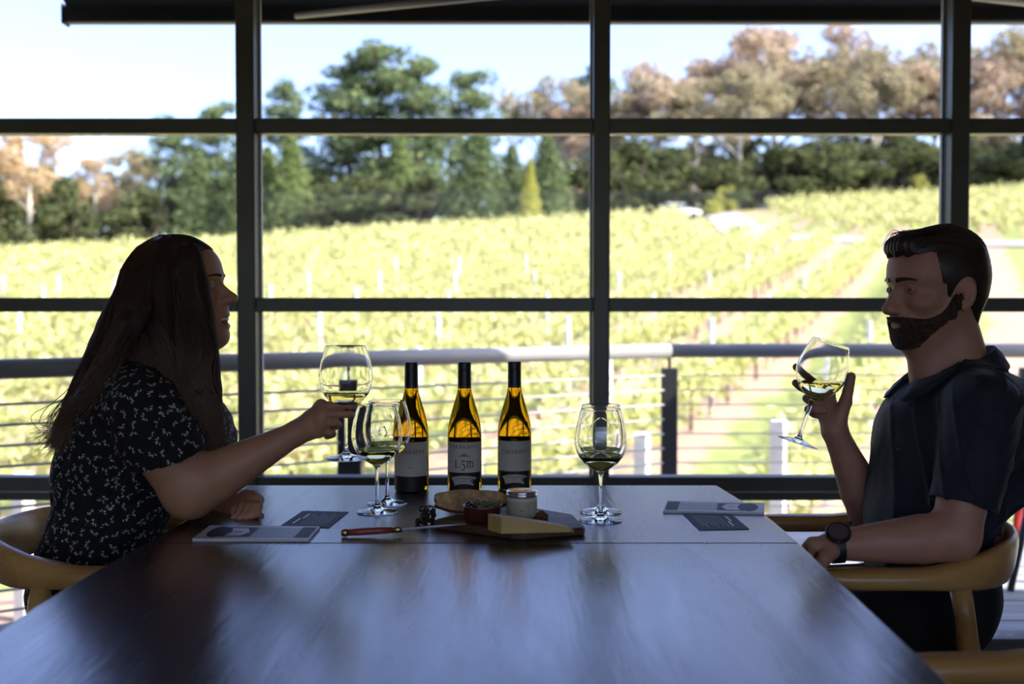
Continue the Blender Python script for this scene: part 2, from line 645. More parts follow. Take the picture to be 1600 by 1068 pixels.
apart(MB().box((ax0 + 0.004, AY, az + 0.032), (0.012, 0.075, 0.085), bev=0.004), 'end_cap', M['awnbar'])
apart(MB().box(((ax0 + ax1) / 2, WY + 0.13, 2.78), (ax1 - ax0, 0.12, 0.12), bev=0.01), 'cassette', M['awnbar'])
for (pa, pb) in (((462, 25, 4.62), (830, -14, 4.2)), ((1680, 14, 4.62), (1400, -20, 4.25))):
    apart(MB().tube([P(*pa), P(*pb)], [0.012, 0.018], 10), 'folding_arm', M['awnarm'], smooth=True)

# unseen canopy right of the view, added to shade the right-hand handrail
ps = empty('rail_shade_canopy', (4.05, 5.0, 0)); tag(ps, 'unseen dark square canopy on a pole, added to shade the right handrail', 'rail_shade_canopy')
pc = [(-1.05, -0.9), (1.05, -0.9), (1.05, 0.9), (-1.05, 0.9)]
keep(MB().add([Vector((4.5 + x, 5.0 + y, 3.15)) for x, y in pc] + [Vector((4.5, 5.0, 3.55))], [(0, 1, 4), (1, 2, 4), (2, 3, 4), (3, 0, 4)]).build('canopy', M['awning'], None), ps)
keep(MB().tube([(4.5, 5.0, -1.3), (4.5, 5.0, 3.54)], 0.03, 12).build('pole', M['darkpost'], None), ps)

# ================================================================== the land
def terr(x, y):
    x = np.asarray(x, dtype=float); y = np.asarray(y, dtype=float)
    a = np.clip(x / np.maximum(y, 8.0), -0.7, 0.7)
    s = 0.111 + 0.07 * a
    t = np.maximum(y - 10, 0)
    up = np.sqrt(t * t + 100) - 10
    far = np.maximum(y - 125, 0)
    z = -1.25 + s * up - 0.5 * s * far
    z = z + 0.12 * np.sin(x * 0.21 + 1) * np.sin(y * 0.17) * np.clip((y - 14) / 10, 0, 1)
    return z
RD = (0.375, 0.927)      # direction of the vine rows (about 22 degrees to the right)
road_pts = [(70, 40), (42, 49), (32, 55), (23, 62), (17.5, 71), (17.3, 84), (19.5, 100), (22, 118), (24, 135)]
def road_dist(x, y):
    x = np.asarray(x, float); y = np.asarray(y, float)
    d = np.full(x.shape, 1e9)
    for (ax_, ay_), (bx_, by_) in zip(road_pts[:-1], road_pts[1:]):
        vx, vy = bx_ - ax_, by_ - ay_
        t = np.clip(((x - ax_) * vx + (y - ay_) * vy) / (vx * vx + vy * vy), 0, 1)
        d = np.minimum(d, np.hypot(x - ax_ - t * vx, y - ay_ - t * vy))
    return d
def road_side(x, y):
    """> 0 on the near left side of the road (block A)"""
    xs = np.interp(y, [p[1] for p in road_pts], [p[0] for p in road_pts])
    return xs - x

gy = np.concatenate([np.linspace(3.2, 30, 50), np.linspace(31, 130, 70), np.linspace(134, 320, 30)])
gx = np.linspace(-0.95, 0.95, 110)
GX = gx[None, :] * (gy[:, None] + 14); GY = np.repeat(gy[:, None], len(gx), 1)
GZ = terr(GX, GY)
n0, n1 = GX.shape
ii = np.arange(n0 * n1).reshape(n0, n1)
Qg = np.stack([ii[:-1, :-1], ii[:-1, 1:], ii[1:, 1:], ii[1:, :-1]], -1).reshape(-1, 4)
gme = mesh_np('ground', np.stack([GX, GY, GZ], -1).reshape(-1, 3), Qg)
gm, nt, bs = _new('vineyard_ground')
bs.inputs['Roughness'].default_value = 0.95
bs.inputs['Specular IOR Level'].default_value = 0.1
tc = nt.nodes.new('ShaderNodeTexCoord')
sp = nt.nodes.new('ShaderNodeSeparateXYZ'); nt.links.new(tc.outputs['Object'], sp.inputs[0])
def mth(op, a, b=None):
    n = nt.nodes.new('ShaderNodeMath'); n.operation = op
    for i, q in enumerate((a, b)):
        if q is None: continue
        if isinstance(q, (int, float)): n.inputs[i].default_value = q
        else: nt.links.new(q, n.inputs[i])
    return n.outputs[0]
prow = mth('SUBTRACT', mth('MULTIPLY', sp.outputs[0], RD[1]), mth('MULTIPLY', sp.outputs[1], RD[0]))
fr = mth('FRACT', mth('DIVIDE', mth('ADD', prow, 1.5), 2.7))
dist = mth('ABSOLUTE', mth('SUBTRACT', fr, 0.5))            # 0.5 on a row, 0 mid-alley
nz = nt.nodes.new('ShaderNodeTexNoise'); nz.inputs['Scale'].default_value = 0.9; nz.inputs['Detail'].default_value = 5
nt.links.new(tc.outputs['Object'], nz.inputs['Vector'])
soilm = nt.nodes.new('ShaderNodeMapRange'); soilm.interpolation_type = 'SMOOTHSTEP'
nt.links.new(mth('ADD', dist, mth('MULTIPLY', mth('SUBTRACT', nz.outputs[0], 0.5), 0.5)), soilm.inputs[0])
soilm.inputs[1].default_value = 0.20; soilm.inputs[2].default_value = 0.32
gr = nt.nodes.new('ShaderNodeValToRGB')
gr.color_ramp.elements[0].color = (0.13, 0.16, 0.05, 1); gr.color_ramp.elements[1].color = (0.27, 0.29, 0.11, 1)
nz2 = nt.nodes.new('ShaderNodeTexNoise'); nz2.inputs['Scale'].default_value = 2.3; nz2.inputs['Detail'].default_value = 6
nt.links.new(tc.outputs['Object'], nz2.inputs['Vector']); nt.links.new(nz2.outputs[0], gr.inputs[0])
so = nt.nodes.new('ShaderNodeValToRGB')
so.color_ramp.elements[0].color = (0.22, 0.14, 0.10, 1); so.color_ramp.elements[1].color = (0.44, 0.32, 0.23, 1)
nt.links.new(nz2.outputs[0], so.inputs[0])
mx = nt.nodes.new('ShaderNodeMix'); mx.data_type = 'RGBA'
nt.links.new(soilm.outputs[0], mx.inputs[0]); nt.links.new(gr.outputs[0], mx.inputs[6]); nt.links.new(so.outputs[0], mx.inputs[7])
nt.links.new(mx.outputs[2], bs.inputs['Base Color'])
ground = link('ground', gme, gm, None, True)
struct(ground, 'grassy vineyard hillside with bare soil under the rows', 'ground')

# road up to the trees
rv = []; rq = []
rp = []
for i in range(len(road_pts) - 1):
    for t in np.linspace(0, 1, 8, endpoint=False):
        rp.append((road_pts[i][0] * (1 - t) + road_pts[i + 1][0] * t, road_pts[i][1] * (1 - t) + road_pts[i + 1][1] * t))
rp = np.array(rp)
for _ in range(6): rp[1:-1] = (rp[:-2] + rp[1:-1] * 2 + rp[2:]) / 4
for i, (x, y) in enumerate(rp):
    a = rp[min(i + 1, len(rp) - 1)] - rp[max(i - 1, 0)]; a = a / np.hypot(*a)
    for s in (-1, -0.33, 0.33, 1):
        px, py = x - a[1] * 1.7 * s, y + a[0] * 1.7 * s
        rv.append((px, py, float(terr(px, py)) + 0.10))
for i in range(len(rp) - 1):
    for k in range(3):
        rq.append((i * 4 + k, i * 4 + k + 1, i * 4 + k + 5, i * 4 + k + 4))
M['road'] = mat('gravel_road', (0.30, 0.28, 0.28), 0.9, 0.12, 2.0)
struct(link('road', mesh_np('road', rv, rq), M['road'], None, True), 'pale gravel road winding up between the vine blocks', 'road')

# ------------------------------------------------------------------ leaves
def leaf_quads(cent, size, squash=1.0, up=0.0):
    """random little quads round the centres -> verts, quads"""
    n = len(cent)
    a = NPR.normal(size=(n, 3)); a /= np.linalg.norm(a, axis=1)[:, None]
    b = NPR.normal(size=(n, 3)); b[:, 2] *= (1 - up)
    b -= a * (a * b).sum(1)[:, None]; b /= np.linalg.norm(b, axis=1)[:, None] + 1e-9
    s = (size * NPR.uniform(0.6, 1.3, n))[:, None]
    V = np.stack([cent - a * s * 0.5, cent + b * s * 0.42 * squash, cent + a * s * 0.5, cent - b * s * 0.42 * squash], 1).reshape(-1, 3)
    Q = np.arange(4 * n).reshape(n, 4)
    return V, Q
def ball(n, c, r):
    p = NPR.normal(size=(n, 3)); p /= np.linalg.norm(p, axis=1)[:, None]
    return np.array(c) + p * (NPR.uniform(0.35, 1, n) ** 0.5)[:, None] * np.array(r)

M['vine'] = leaf_mat('vine_leaves', (0.34, 0.37, 0.12), (0.66, 0.63, 0.33), 0.42)
M['vinewood'] = mat('vine_wood', (0.09, 0.06, 0.045), 0.9, 0.2, 20)
M['paint_post'] = mat('pale_timber_post', (0.62, 0.60, 0.56), 0.8, 0.15, 8)

def vine_leaves(nl, size):
    c = []
    for k in range(nl):
        x = NPR.uniform(-0.85, 0.85)
        z = 0.62 + abs(NPR.normal(0, 1)) * 0.36
        z = min(z, 1.75)
        if NPR.random() < 0.12: z = NPR.uniform(0.3, 0.7)
        c.append((x, NPR.normal(0, 0.16) * (1.25 - 0.35 * z), z))
    return leaf_quads(np.array(c), size)
vine_meshes = []
for k in range(5):
    V, Q = vine_leaves(250, 0.15)
    lm = mesh_np('foliage', V, Q); lm.materials.append(M['vine'])
    mb = MB().tube([(0, 0, -0.15), (0.02, 0.01, 0.3), (-0.02, 0, 0.62), (0.0, 0.0, 0.78)], [0.04, 0.032, 0.028, 0.03], 6)
    mb.tube([(-0.8, 0, 0.80), (0, 0, 0.78), (0.8, 0, 0.81)], [0.012, 0.02, 0.012], 5)
    tm = mb.mesh('trunk'); tm.materials.append(M['vinewood'])
    vine_meshes.append((lm, tm))

vines = []          # (x, y, rotation)
rz_row = math.atan2(RD[1], RD[0])
posts = []
p = -1.5
while p > -100:
    q = 9.0
    k = 0
    while q < 190:
        x = RD[1] * p + RD[0] * q; yy = -RD[0] * p + RD[1] * q
        q += 1.55; k += 1
        edge = 112 + 4 * math.sin(x * 0.05) - 0.04 * abs(x)
        if yy < 10.2 or yy > edge or abs(x) > 0.62 * yy + 3: continue
        if yy > 34 and (road_side(x, yy) < 3.2 or road_dist(x, yy) < 4.2): continue
        if abs(x - 16.6) < 4.5 and abs(yy - 112) < 4.5: continue
        vines.append((x, yy, rz_row))
        if k % 4 == 0: posts.append((x, yy))
    p -= 2.7
# the upper block right of the road, its rows running across
yb = 56.0
while yb < 121:
    xb = -10.0
    while xb < 75:
        yy = yb + 0.10 * xb
        if road_side(xb, yy) < -4 and road_dist(xb, yy) > 5 and xb < 0.52 * yy and yy < 124:
            vines.append((xb, yy, 0.10))
        xb += 1.55
    yb += 2.9
vines.sort(key=lambda t: t[1])
near = vines[:300]; rest = vines[300:]
for i, (x, yy, rz) in enumerate(near):
    lm, tm = vine_meshes[i % 5]
    e = empty('grapevine', (x, yy, float(terr(x, yy))), rz + random.choice((0, PI)))
    s = random.uniform(0.9, 1.08); e.scale = (1, 1, s)
    tag(e, 'trellised grapevine with yellow green leaves in the nearer vineyard rows', 'grapevine', 'nearer vines of the rows below the deck')
    link('foliage', lm, None, e); link('trunk', tm, None, e)
RV = []; RQ = []; nb = 0
for (x, yy, rz) in rest:
    far = yy > 60
    V, Q = vine_leaves(46 if far else 90, 0.34 if far else 0.26)
    c, s = math.cos(rz), math.sin(rz)
    W = np.stack([V[:, 0] * c - V[:, 1] * s + x, V[:, 0] * s + V[:, 1] * c + yy, V[:, 2] + float(terr(x, yy))], 1)
    RV.append(W); RQ.append(Q + nb); nb += len(V)
fv = link('vineyard_rows', mesh_np('vineyard_rows', np.concatenate(RV), np.concatenate(RQ)), M['vine'])
tag(fv, 'yellow green vine rows covering the hillside up to the trees', 'vineyard', None, 'stuff')

# trellis posts
pm = MB().box((0, 0, 0.75), (0.075, 0.075, 2.0), bev=0.006).mesh('trellis_post'); pm.materials.append(M['paint_post'])
posts.sort(key=lambda t: t[1])
for (x, yy) in posts[:60]:
    o = link('trellis_post', pm)
    o.location = (x, yy, float(terr(x, yy))); o.rotation_euler = (0, 0, rz_row + random.uniform(-0.1, 0.1))
    tag(o, 'slim pale trellis post standing among the nearer vines', 'post', 'trellis posts in the nearer rows')
em = MB().box((0, 0, 0.45), (0.12, 0.12, 1.9), bev=0.008).mesh('post'); em.materials.append(M['paint_post'])
for (u, vt, Y, lb) in ((1216, 655, 9.2, 'square pale end post seen below the raised wine glass'),
                       (1003, 676, 9.6, 'square pale end post seen beside the dark corner post of the balustrade'),
                       (36, 738, 8.6, 'square pale end post seen low behind the seated woman'),
                       (740, 668, 10.0, 'square pale end post seen between the wine bottles')):
    q = P(u, vt, Y)
    e = empty('end_post', (q.x, q.y, q.z - 1.4), rz_row)
    tag(e, lb, 'post', 'end posts of the vine rows')
    o = link('post', em, None, e)
    mb = MB().tube([(0.06, 0, 1.0), (1.3, 0, 0.02)], 0.04, 8).build('brace', M['paint_post'], e)

# ------------------------------------------------------------------ trees
M['euc'] = leaf_mat('eucalyptus_leaves', (0.27, 0.20, 0.14), (0.62, 0.49, 0.36), 0.3)
M['euc2'] = leaf_mat('olive_leaves', (0.19, 0.17, 0.095), (0.50, 0.43, 0.28), 0.3)
M['pine'] = leaf_mat('pine_needles', (0.05, 0.085, 0.045), (0.23, 0.28, 0.13), 0.2)
M['cypress'] = leaf_mat('light_conifer_needles', (0.08, 0.13, 0.045), (0.28, 0.33, 0.13), 0.25)
M['shrub'] = leaf_mat('dark_shrub_leaves', (0.04, 0.055, 0.028), (0.17, 0.19, 0.085), 0.25)
M['gold'] = leaf_mat('yellow_green_leaves', (0.28, 0.30, 0.06), (0.55, 0.52, 0.16), 0.35)
M['tan'] = leaf_mat('tan_leaves', (0.42, 0.30, 0.17), (0.68, 0.53, 0.34), 0.35)
M['bark'] = mat('pale_bark', (0.60, 0.54, 0.47), 0.8, 0.25, 1.5, (3, 3, 0.4))
M['darkbark'] = mat('dark_bark', (0.10, 0.075, 0.06), 0.9, 0.2, 2)

def make_tree(kind, leafm, barkm, seed):
    """a tree 1 m high, scaled when placed"""
    global NPR
    NPR = np.random.default_rng(seed); rng = random.Random(seed)
    mb = MB(); cl = []
    if kind == 'gum':
        bend = rng.uniform(-0.05, 0.05)
        top = Vector((bend, 0, 0.62))
        mb.tube([(0, 0, -0.03), (bend * 0.3, 0.0, 0.25), (bend, 0, 0.45), top], [0.020, 0.016, 0.012, 0.006], 7)
        for k in range(11):
            z0 = rng.uniform(0.28, 0.6)
            a = k * 2.4 + rng.uniform(-0.4, 0.4)
            L = rng.uniform(0.14, 0.30)
            e = Vector((math.cos(a) * L + bend, math.sin(a) * L, z0 + rng.uniform(0.10, 0.30)))
            st = Vector((bend * z0, 0, z0))
            mb.tube([st, st.lerp(e, 0.5) + Vector((0, 0, -0.015)), e], [0.009, 0.006, 0.003], 5)
            for j in range(3):
                c = e + Vector((rng.uniform(-.09, .09), rng.uniform(-.09, .09), rng.uniform(-.05, .09)))
                cl.append((c, rng.uniform(0.055, 0.10)))
        for j in range(7):
            cl.append((Vector((bend + rng.uniform(-.14, .14), rng.uniform(-.14, .14), rng.uniform(0.72, 0.93))), rng.uniform(.05, .085)))
        P_ = np.concatenate([ball(190, c, (r * 1.15, r * 1.15, r * 0.8)) for c, r in cl])
        V, Q = leaf_quads(P_, 0.022)
    elif kind == 'pine':
        mb.tube([(0, 0, -0.03), (0.005, 0, 0.5), (0, 0, 0.92)], [0.022, 0.014, 0.004], 7)
        for k in range(26):
            z0 = 0.20 + 0.72 * (k / 26)
            a = k * 2.4
            L = (0.30 * (1 - 0.55 * ((z0 - 0.2) / 0.75) ** 2)) * rng.uniform(0.55, 1.05)
            e = Vector((math.cos(a) * L, math.sin(a) * L, z0 + rng.uniform(0.0, 0.10)))
            mb.tube([(0, 0, z0 - 0.03), e], [0.007, 0.003], 5)
            cl.append((e, rng.uniform(0.06, 0.095)))
            cl.append((Vector((e.x * 0.5, e.y * 0.5, e.z)), rng.uniform(0.06, 0.09)))
        cl.append((Vector((0, 0, 0.95)), 0.055))
        P_ = np.concatenate([ball(170, c, (r * 1.2, r * 1.2, r * 0.62)) for c, r in cl])
        V, Q = leaf_quads(P_, 0.021)
    elif kind == 'cone':
        mb.tube([(0, 0, -0.03), (0, 0, 0.96)], [0.02, 0.003], 7)
        for k in range(70):
            t = k / 70
            z0 = 0.03 + 0.94 * t
            a = k * 2.4
            L = (0.27 * (1 - t) ** 0.8 + 0.015) * rng.uniform(0.7, 1.1)
            cl.append((Vector((math.cos(a) * L * 0.8, math.sin(a) * L * 0.8, z0)), 0.03 + 0.06 * (1 - t)))
            if k % 2: cl.append((Vector((math.cos(a + 2) * L * 0.35, math.sin(a + 2) * L * 0.35, z0 + 0.02)), 0.03 + 0.06 * (1 - t)))
        P_ = np.concatenate([ball(80, c, (r * 1.2, r * 1.2, r * 0.8)) for c, r in cl])
        V, Q = leaf_quads(P_, 0.023)
    else:   # bush
        for k in range(6):
            a = k * 1.05
            mb.tube([(0, 0, -0.03), (0.2 * math.cos(a), 0.2 * math.sin(a), 0.6)], [0.03, 0.01], 5)
        for k in range(26):
            a = rng.uniform(0, 2 * PI); r = rng.uniform(0, 0.42) ; z = rng.uniform(0.10, 0.86) * (1 - 0.5 * (r / 0.42) ** 2)
            cl.append((Vector((r * math.cos(a), r * math.sin(a), z)), rng.uniform(0.10, 0.17)))
        P_ = np.concatenate([ball(150, c, (r, r, r * 0.85)) for c, r in cl])
        V, Q = leaf_quads(P_, 0.045)
    lm = mesh_np('crown', V, Q); lm.materials.append(leafm)
    tm = mb.mesh('trunk'); tm.materials.append(barkm); 
    return lm, tm
KIND = {
    'euc': [make_tree('gum', M['euc'], M['bark'], 1), make_tree('gum', M['euc'], M['bark'], 2), make_tree('gum', M['euc2'], M['bark'], 3)],
    'tan': [make_tree('gum', M['tan'], M['bark'], 4)],
    'olive': [make_tree('gum', M['euc2'], M['bark'], 5)],
    'pine': [make_tree('pine', M['pine'], M['darkbark'], 6), make_tree('pine', M['pine'], M['darkbark'], 7)],
    'cone': [make_tree('cone', M['pine'], M['darkbark'], 8)],
    'lcone': [make_tree('cone', M['cypress'], M['darkbark'], 9)],
    'bush': [make_tree('bush', M['shrub'], M['darkbark'], 10)],
    'olivebush': [make_tree('bush', M['euc2'], M['darkbark'], 15)],
    'gold': [make_tree('bush', M['gold'], M['darkbark'], 12)],
    'gcone': [make_tree('cone', M['gold'], M['darkbark'], 13)],
}
NPR = np.random.default_rng(77)
# column of the trunk, row of the top, distance, width factor, kind, label
TREES = [
    (45, 196, 122, 1.15, 'tan', 'tan leaved gum with forked white trunk at the left edge of the wood'),
    (150, 238, 128, 0.75, 'tan', 'small thin tan gum with a straight white trunk'),
    (100, 262, 124, 0.9, 'bush', 'dark low tree under the tan gums'),
    (-20, 255, 120, 0.9, 'bush', 'dark low tree cut by the left edge'),
    (-40, 200, 132, 1.1, 'euc', 'brown gum half outside the left edge'),
    (205, 222, 131, 0.8, 'olive', 'dark olive gum left of the dense pines'),
    (225, 285, 121, 1.0, 'bush', 'round dark bush below the olive gum'),
    (272, 182, 124, 1.0, 'pine', 'dense dark pine left of the first mullion'),
    (338, 162, 126, 1.05, 'pine', 'dense dark pine partly behind the left mullion'),
    (310, 235, 118, 1.0, 'cone', 'dark conifer in front of the dense pines above the woman'),
    (380, 215, 117, 0.9, 'cone', 'dark conifer behind the left mullion'),
    (446, 126, 130, 0.75, 'pine', 'slim pine with a small tufted top right of the left mullion'),
    (455, 212, 117, 1.0, 'lcone', 'light green conifer right of the left mullion'),
    (418, 228, 119, 0.95, 'lcone', 'light green conifer beside the left mullion'),
    (545, 96, 134, 1.05, 'pine', 'tall dark pine forming the left shoulder of the highest clump'),
    (592, 66, 132, 1.15, 'pine', 'tallest dark pine of the clump in the middle pane'),
    (655, 92, 130, 1.0, 'pine', 'tall pine right of the tallest one'),
    (735, 108, 136, 0.85, 'pine', 'rounded pine at the right end of the highest clump'),
    (625, 210, 121, 0.9, 'lcone', 'olive green conifer below the tallest pine'),
    (560, 260, 119, 1.2, 'bush', 'broad dark bush under the tall pines'),
    (510, 275, 119, 1.1, 'bush', 'grey green bush right of the light conifers'),
    (650, 268, 117, 1.2, 'bush', 'dark bush left of the broad dark conifer'),
    (745, 196, 115, 1.25, 'cone', 'broad dark conifer behind the bottles'),
    (855, 208, 116, 1.15, 'cone', 'broad dark conifer left of the middle mullion'),
    (800, 225, 120, 1.0, 'cone', 'dark conifer between the two broad ones'),
    (828, 246, 112, 0.62, 'gcone', 'slim yellow green conifer in front of the dark ones'),
    (845, 118, 150, 0.9, 'euc', 'thin brown gum with open crown left of the middle mullion'),
    (905, 138, 146, 0.95, 'euc', 'brown gum right beside the middle mullion on its left'),
    (925, 108, 158, 0.8, 'pine', 'distant dark pine behind the middle mullion'),
    (985, 120, 146, 1.0, 'euc', 'brown gum just right of the middle mullion'),
    (1035, 82, 144, 1.0, 'euc', 'brown gum with layered crown in the right pane'),
    (1090, 120, 140, 0.95, 'olive', 'olive gum left of the white forked trunk'),
    (1155, 88, 128, 0.9, 'olive', 'gum with the conspicuous white forked trunk'),
    (1165, 52, 150, 1.1, 'euc', 'tall brown gum behind the white forked trunk'),
    (1222, 36, 152, 1.1, 'euc', 'tall brown gum reaching up to the awning'),
    (1285, 70, 145, 1.1, 'euc', 'brown gum right of the tallest one'),
    (1340, 38, 155, 1.05, 'euc', 'tall thin crowned gum in the middle of the right pane'),
    (1365, 92, 136, 0.95, 'olive', 'olive gum with a white trunk left of the right mullion'),
    (1415, 66, 146, 1.0, 'euc', 'brown gum close to the right mullion'),
    (1455, 78, 142, 1.0, 'euc', 'brown gum partly behind the right mullion'),
    (1525, 86, 138, 1.05, 'euc', 'brown gum right of the right mullion'),
    (1575, 34, 146, 1.1, 'euc', 'tall brown gum at the right edge'),
    (1640, 60, 140, 1.1, 'euc', 'brown gum cut by the right edge'),
    (985, 205, 124, 1.25, 'bush', 'dark spreading shrub tree right of the middle mullion'),
    (1045, 215, 126, 1.2, 'bush', 'dark spreading shrub tree above the parked vehicle'),
    (940, 220, 122, 1.0, 'bush', 'dark shrub tree behind the middle mullion'),
    (1215, 218, 130, 1.2, 'bush', 'dark shrub tree right of the white forked trunk'),
    (1285, 205, 128, 1.3, 'bush', 'dark green shrub tree at the wood edge above the road'),
    (1350, 215, 130, 1.2, 'bush', 'dark shrub tree above the upper vine block'),
    (1420, 200, 131, 1.2, 'bush', 'dark shrub tree left of the right mullion'),
    (1500, 205, 132, 1.2, 'bush', 'dark shrub tree right of the right mullion'),
    (1580, 210, 132, 1.2, 'bush', 'dark shrub tree at the right edge'),
    (1125, 232, 126, 1.0, 'bush', 'dark shrub tree left of the white trunk'),
    (1112, 308, 117, 1.0, 'gold', 'small round golden bush beside the road'),
    (1130, 280, 121, 1.0, 'gold', 'yellow green bush behind the golden one'),
    (1440, 262, 126, 0.9, 'gold', 'yellow green bush near the right mullion'),
]
for i, (u, vt, Y, wf, kind, lb) in enumerate(TREES):
    top = P(u, vt, Y)
    g = float(terr(top.x, Y))
    H = max(2.0, top.z - g)
    var = KIND[kind]; lm, tm = var[i % len(var)]
    e = empty({'euc': 'gum_tree', 'tan': 'gum_tree', 'olive': 'gum_tree', 'pine': 'pine_tree', 'cone': 'conifer', 'lcone': 'conifer',
               'gcone': 'conifer', 'bush': 'shrub_tree', 'gold': 'bush'}[kind], (top.x, Y, g), random.uniform(0, 6.28))
    w = wf * H * (0.95 if kind in ('euc', 'tan', 'olive', 'pine', 'bush', 'gold') else 1.15)
    if kind == 'bush': w = wf * 12.0
    if kind == 'gold': w = wf * 3.0
    e.scale = (w, w, H)
    tag(e, lb, 'tree' if kind != 'gold' else 'bush')
    link('crown', lm, None, e); link('trunk', tm, None, e)

for k in range(7):          # the wood goes on beyond both edges of the view
    for sd_, u0 in ((-1, -130), (1, 1720)):
        u = u0 + sd_ * k * 105
        Yb = 124 + (k * 7 % 13); xx = (u - 800) / F * Yb
        g = float(terr(xx, Yb))
        kk = ('euc', 'olive', 'bush')[k % 3]
        lm, tm = KIND[kk][0]
        e = empty('shrub_tree' if kk == 'bush' else 'gum_tree', (xx, Yb, g), k * 1.1)
        hh = 9 if kk == 'bush' else 17 + (k * 5 % 6)
        e.scale = (13 if kk == 'bush' else hh, 13 if kk == 'bush' else hh, hh)
        tag(e, 'tree of the wood standing outside the left edge of the picture' if sd_ < 0 else 'tree of the wood standing outside the right edge of the picture', 'tree', 'trees beyond the picture edges')
        link('crown', lm, None, e); link('trunk', tm, None, e)
# undergrowth closing the gaps under the trees
for k, u in enumerate(range(-400, 2000, 74)):
    Yb = 143 + (k * 37 % 9)
    right = u > 930
    q = P(u + (k * 53 % 30), (178 + (k * 29 % 46)) if right else (232 + (k * 29 % 34)), Yb); g = float(terr(q.x, Yb))
    ol = right and k % 2 == 0
    lm, tm = KIND['olivebush' if ol else 'bush'][0]
    e = empty('undergrowth_shrub', (q.x, Yb, g - 0.3), k * 1.3)
    e.scale = (15, 15, max(3.0, q.z - g))
    tag(e, 'olive green shrub filling the gum wood far back behind the trunks' if ol else ('dark shrub filling the gum wood far back behind the trunks' if right else 'dark shrub growing far back between the conifers and pines'), 'shrub', 'undergrowth far back in the wood')
    link('crown', lm, None, e); link('trunk', tm, None, e)

# parked white vehicle by the road
q = P(1060, 343, 112); gz = float(terr(q.x, 112))
M['carwhite'] = mat('white_car_paint', (0.8, 0.8, 0.8), 0.3)
M['carglass'] = mat('dark_car_glass', (0.02, 0.025, 0.03), 0.1)
M['tyre'] = mat('black_rubber', (0.02, 0.02, 0.02), 0.8)
car = empty('car', (q.x, 112, gz), 0.15)
tag(car, 'small white car parked at the top of the vineyard by the road', 'car')
def cprism(mb, prof, w):
    return mb.loft([[Vector((x, -w / 2, z)) for x, z in prof], [Vector((x, w / 2, z)) for x, z in prof]])
cprism(MB(), [(-2.1, 0.35), (2.1, 0.35), (2.15, 0.8), (1.1, 0.98), (-1.95, 1.0), (-2.15, 0.8)], 1.7).build('body', M['carwhite'], car, bevel=0.05)
cprism(MB(), [(-1.8, 1.0), (1.05, 0.98), (0.45, 1.42), (-1.4, 1.45)], 1.5).build('cabin_glass', M['carglass'], car)
cprism(MB(), [(-1.5, 1.42), (0.5, 1.40), (0.35, 1.5), (-1.35, 1.52)], 1.5).build('roof', M['carwhite'], car, bevel=0.03)
for sx in (-1.3, 1.3):
    for sy in (-0.8, 0.8):
        MB().lathe([(0.32, -0.1), (0.32, 0.1)], 16, (sx, sy, 0.32), Matrix.Rotation(PI / 2, 3, 'X')).build('wheel', M['tyre'], car)

# ================================================================== the table
TZ0 = 0.75
def wood_mat(name, c1, c2, rough, coat=0.0, scale=2.0, axis='Y', bump=0.15, spec=0.5):
    m, nt, b = _new(name)
    tc = nt.nodes.new('ShaderNodeTexCoord'); mp = nt.nodes.new('ShaderNodeMapping')
    st = {'X': (1, 9, 9), 'Y': (9, 1, 9), 'Z': (9, 9, 1)}[axis]
    mp.inputs['Scale'].default_value = st
    nt.links.new(tc.outputs['Object'], mp.inputs[0])
    n1 = nt.nodes.new('ShaderNodeTexNoise'); n1.inputs['Scale'].default_value = scale; n1.inputs['Detail'].default_value = 6
    n1.inputs['Distortion'].default_value = 0.8
    nt.links.new(mp.outputs[0], n1.inputs['Vector'])
    n2 = nt.nodes.new('ShaderNodeTexNoise'); n2.inputs['Scale'].default_value = scale * 9; n2.inputs['Detail'].default_value = 4
    nt.links.new(mp.outputs[0], n2.inputs['Vector'])
    ad = nt.nodes.new('ShaderNodeMath'); ad.operation = 'MULTIPLY_ADD'; ad.inputs[1].default_value = 0.35
    nt.links.new(n2.outputs[0], ad.inputs[0]); nt.links.new(n1.outputs[0], ad.inputs[2])
    cr = nt.nodes.new('ShaderNodeValToRGB')
    cr.color_ramp.elements[0].position = 0.45; cr.color_ramp.elements[0].color = (*c1, 1)
    cr.color_ramp.elements[1].position = 0.85; cr.color_ramp.elements[1].color = (*c2, 1)
    nt.links.new(ad.outputs[0], cr.inputs[0]); nt.links.new(cr.outputs[0], b.inputs['Base Color'])
    mr = nt.nodes.new('ShaderNodeMapRange')
    mr.inputs[1].default_value = 0.3; mr.inputs[2].default_value = 1.0
    mr.inputs[3].default_value = rough + 0.07; mr.inputs[4].default_value = rough - 0.06
    nt.links.new(ad.outputs[0], mr.inputs[0]); nt.links.new(mr.outputs[0], b.inputs['Roughness'])
    bp = nt.nodes.new('ShaderNodeBump'); bp.inputs['Strength'].default_value = bump; bp.inputs['Distance'].default_value = 0.002
    nt.links.new(ad.outputs[0], bp.inputs['Height']); nt.links.new(bp.outputs[0], b.inputs['Normal'])
    b.inputs['Coat Weight'].default_value = coat
    b.inputs['Coat Roughness'].default_value = 0.27
    b.inputs['Specular IOR Level'].default_value = spec
    return m
M['table'] = wood_mat('dark_oiled_walnut', (0.018, 0.009, 0.008), (0.085, 0.042, 0.033), 0.25, coat=0.3, bump=0.85, scale=1.3, spec=1.0)
M['table'].node_tree.nodes['Principled BSDF'].inputs['IOR'].default_value = 1.6
M['chair'] = wood_mat('honey_oak', (0.42, 0.22, 0.055), (0.66, 0.38, 0.12), 0.30, scale=1.5, axis='X', bump=0.06)
M['chair_end'] = M['chair']

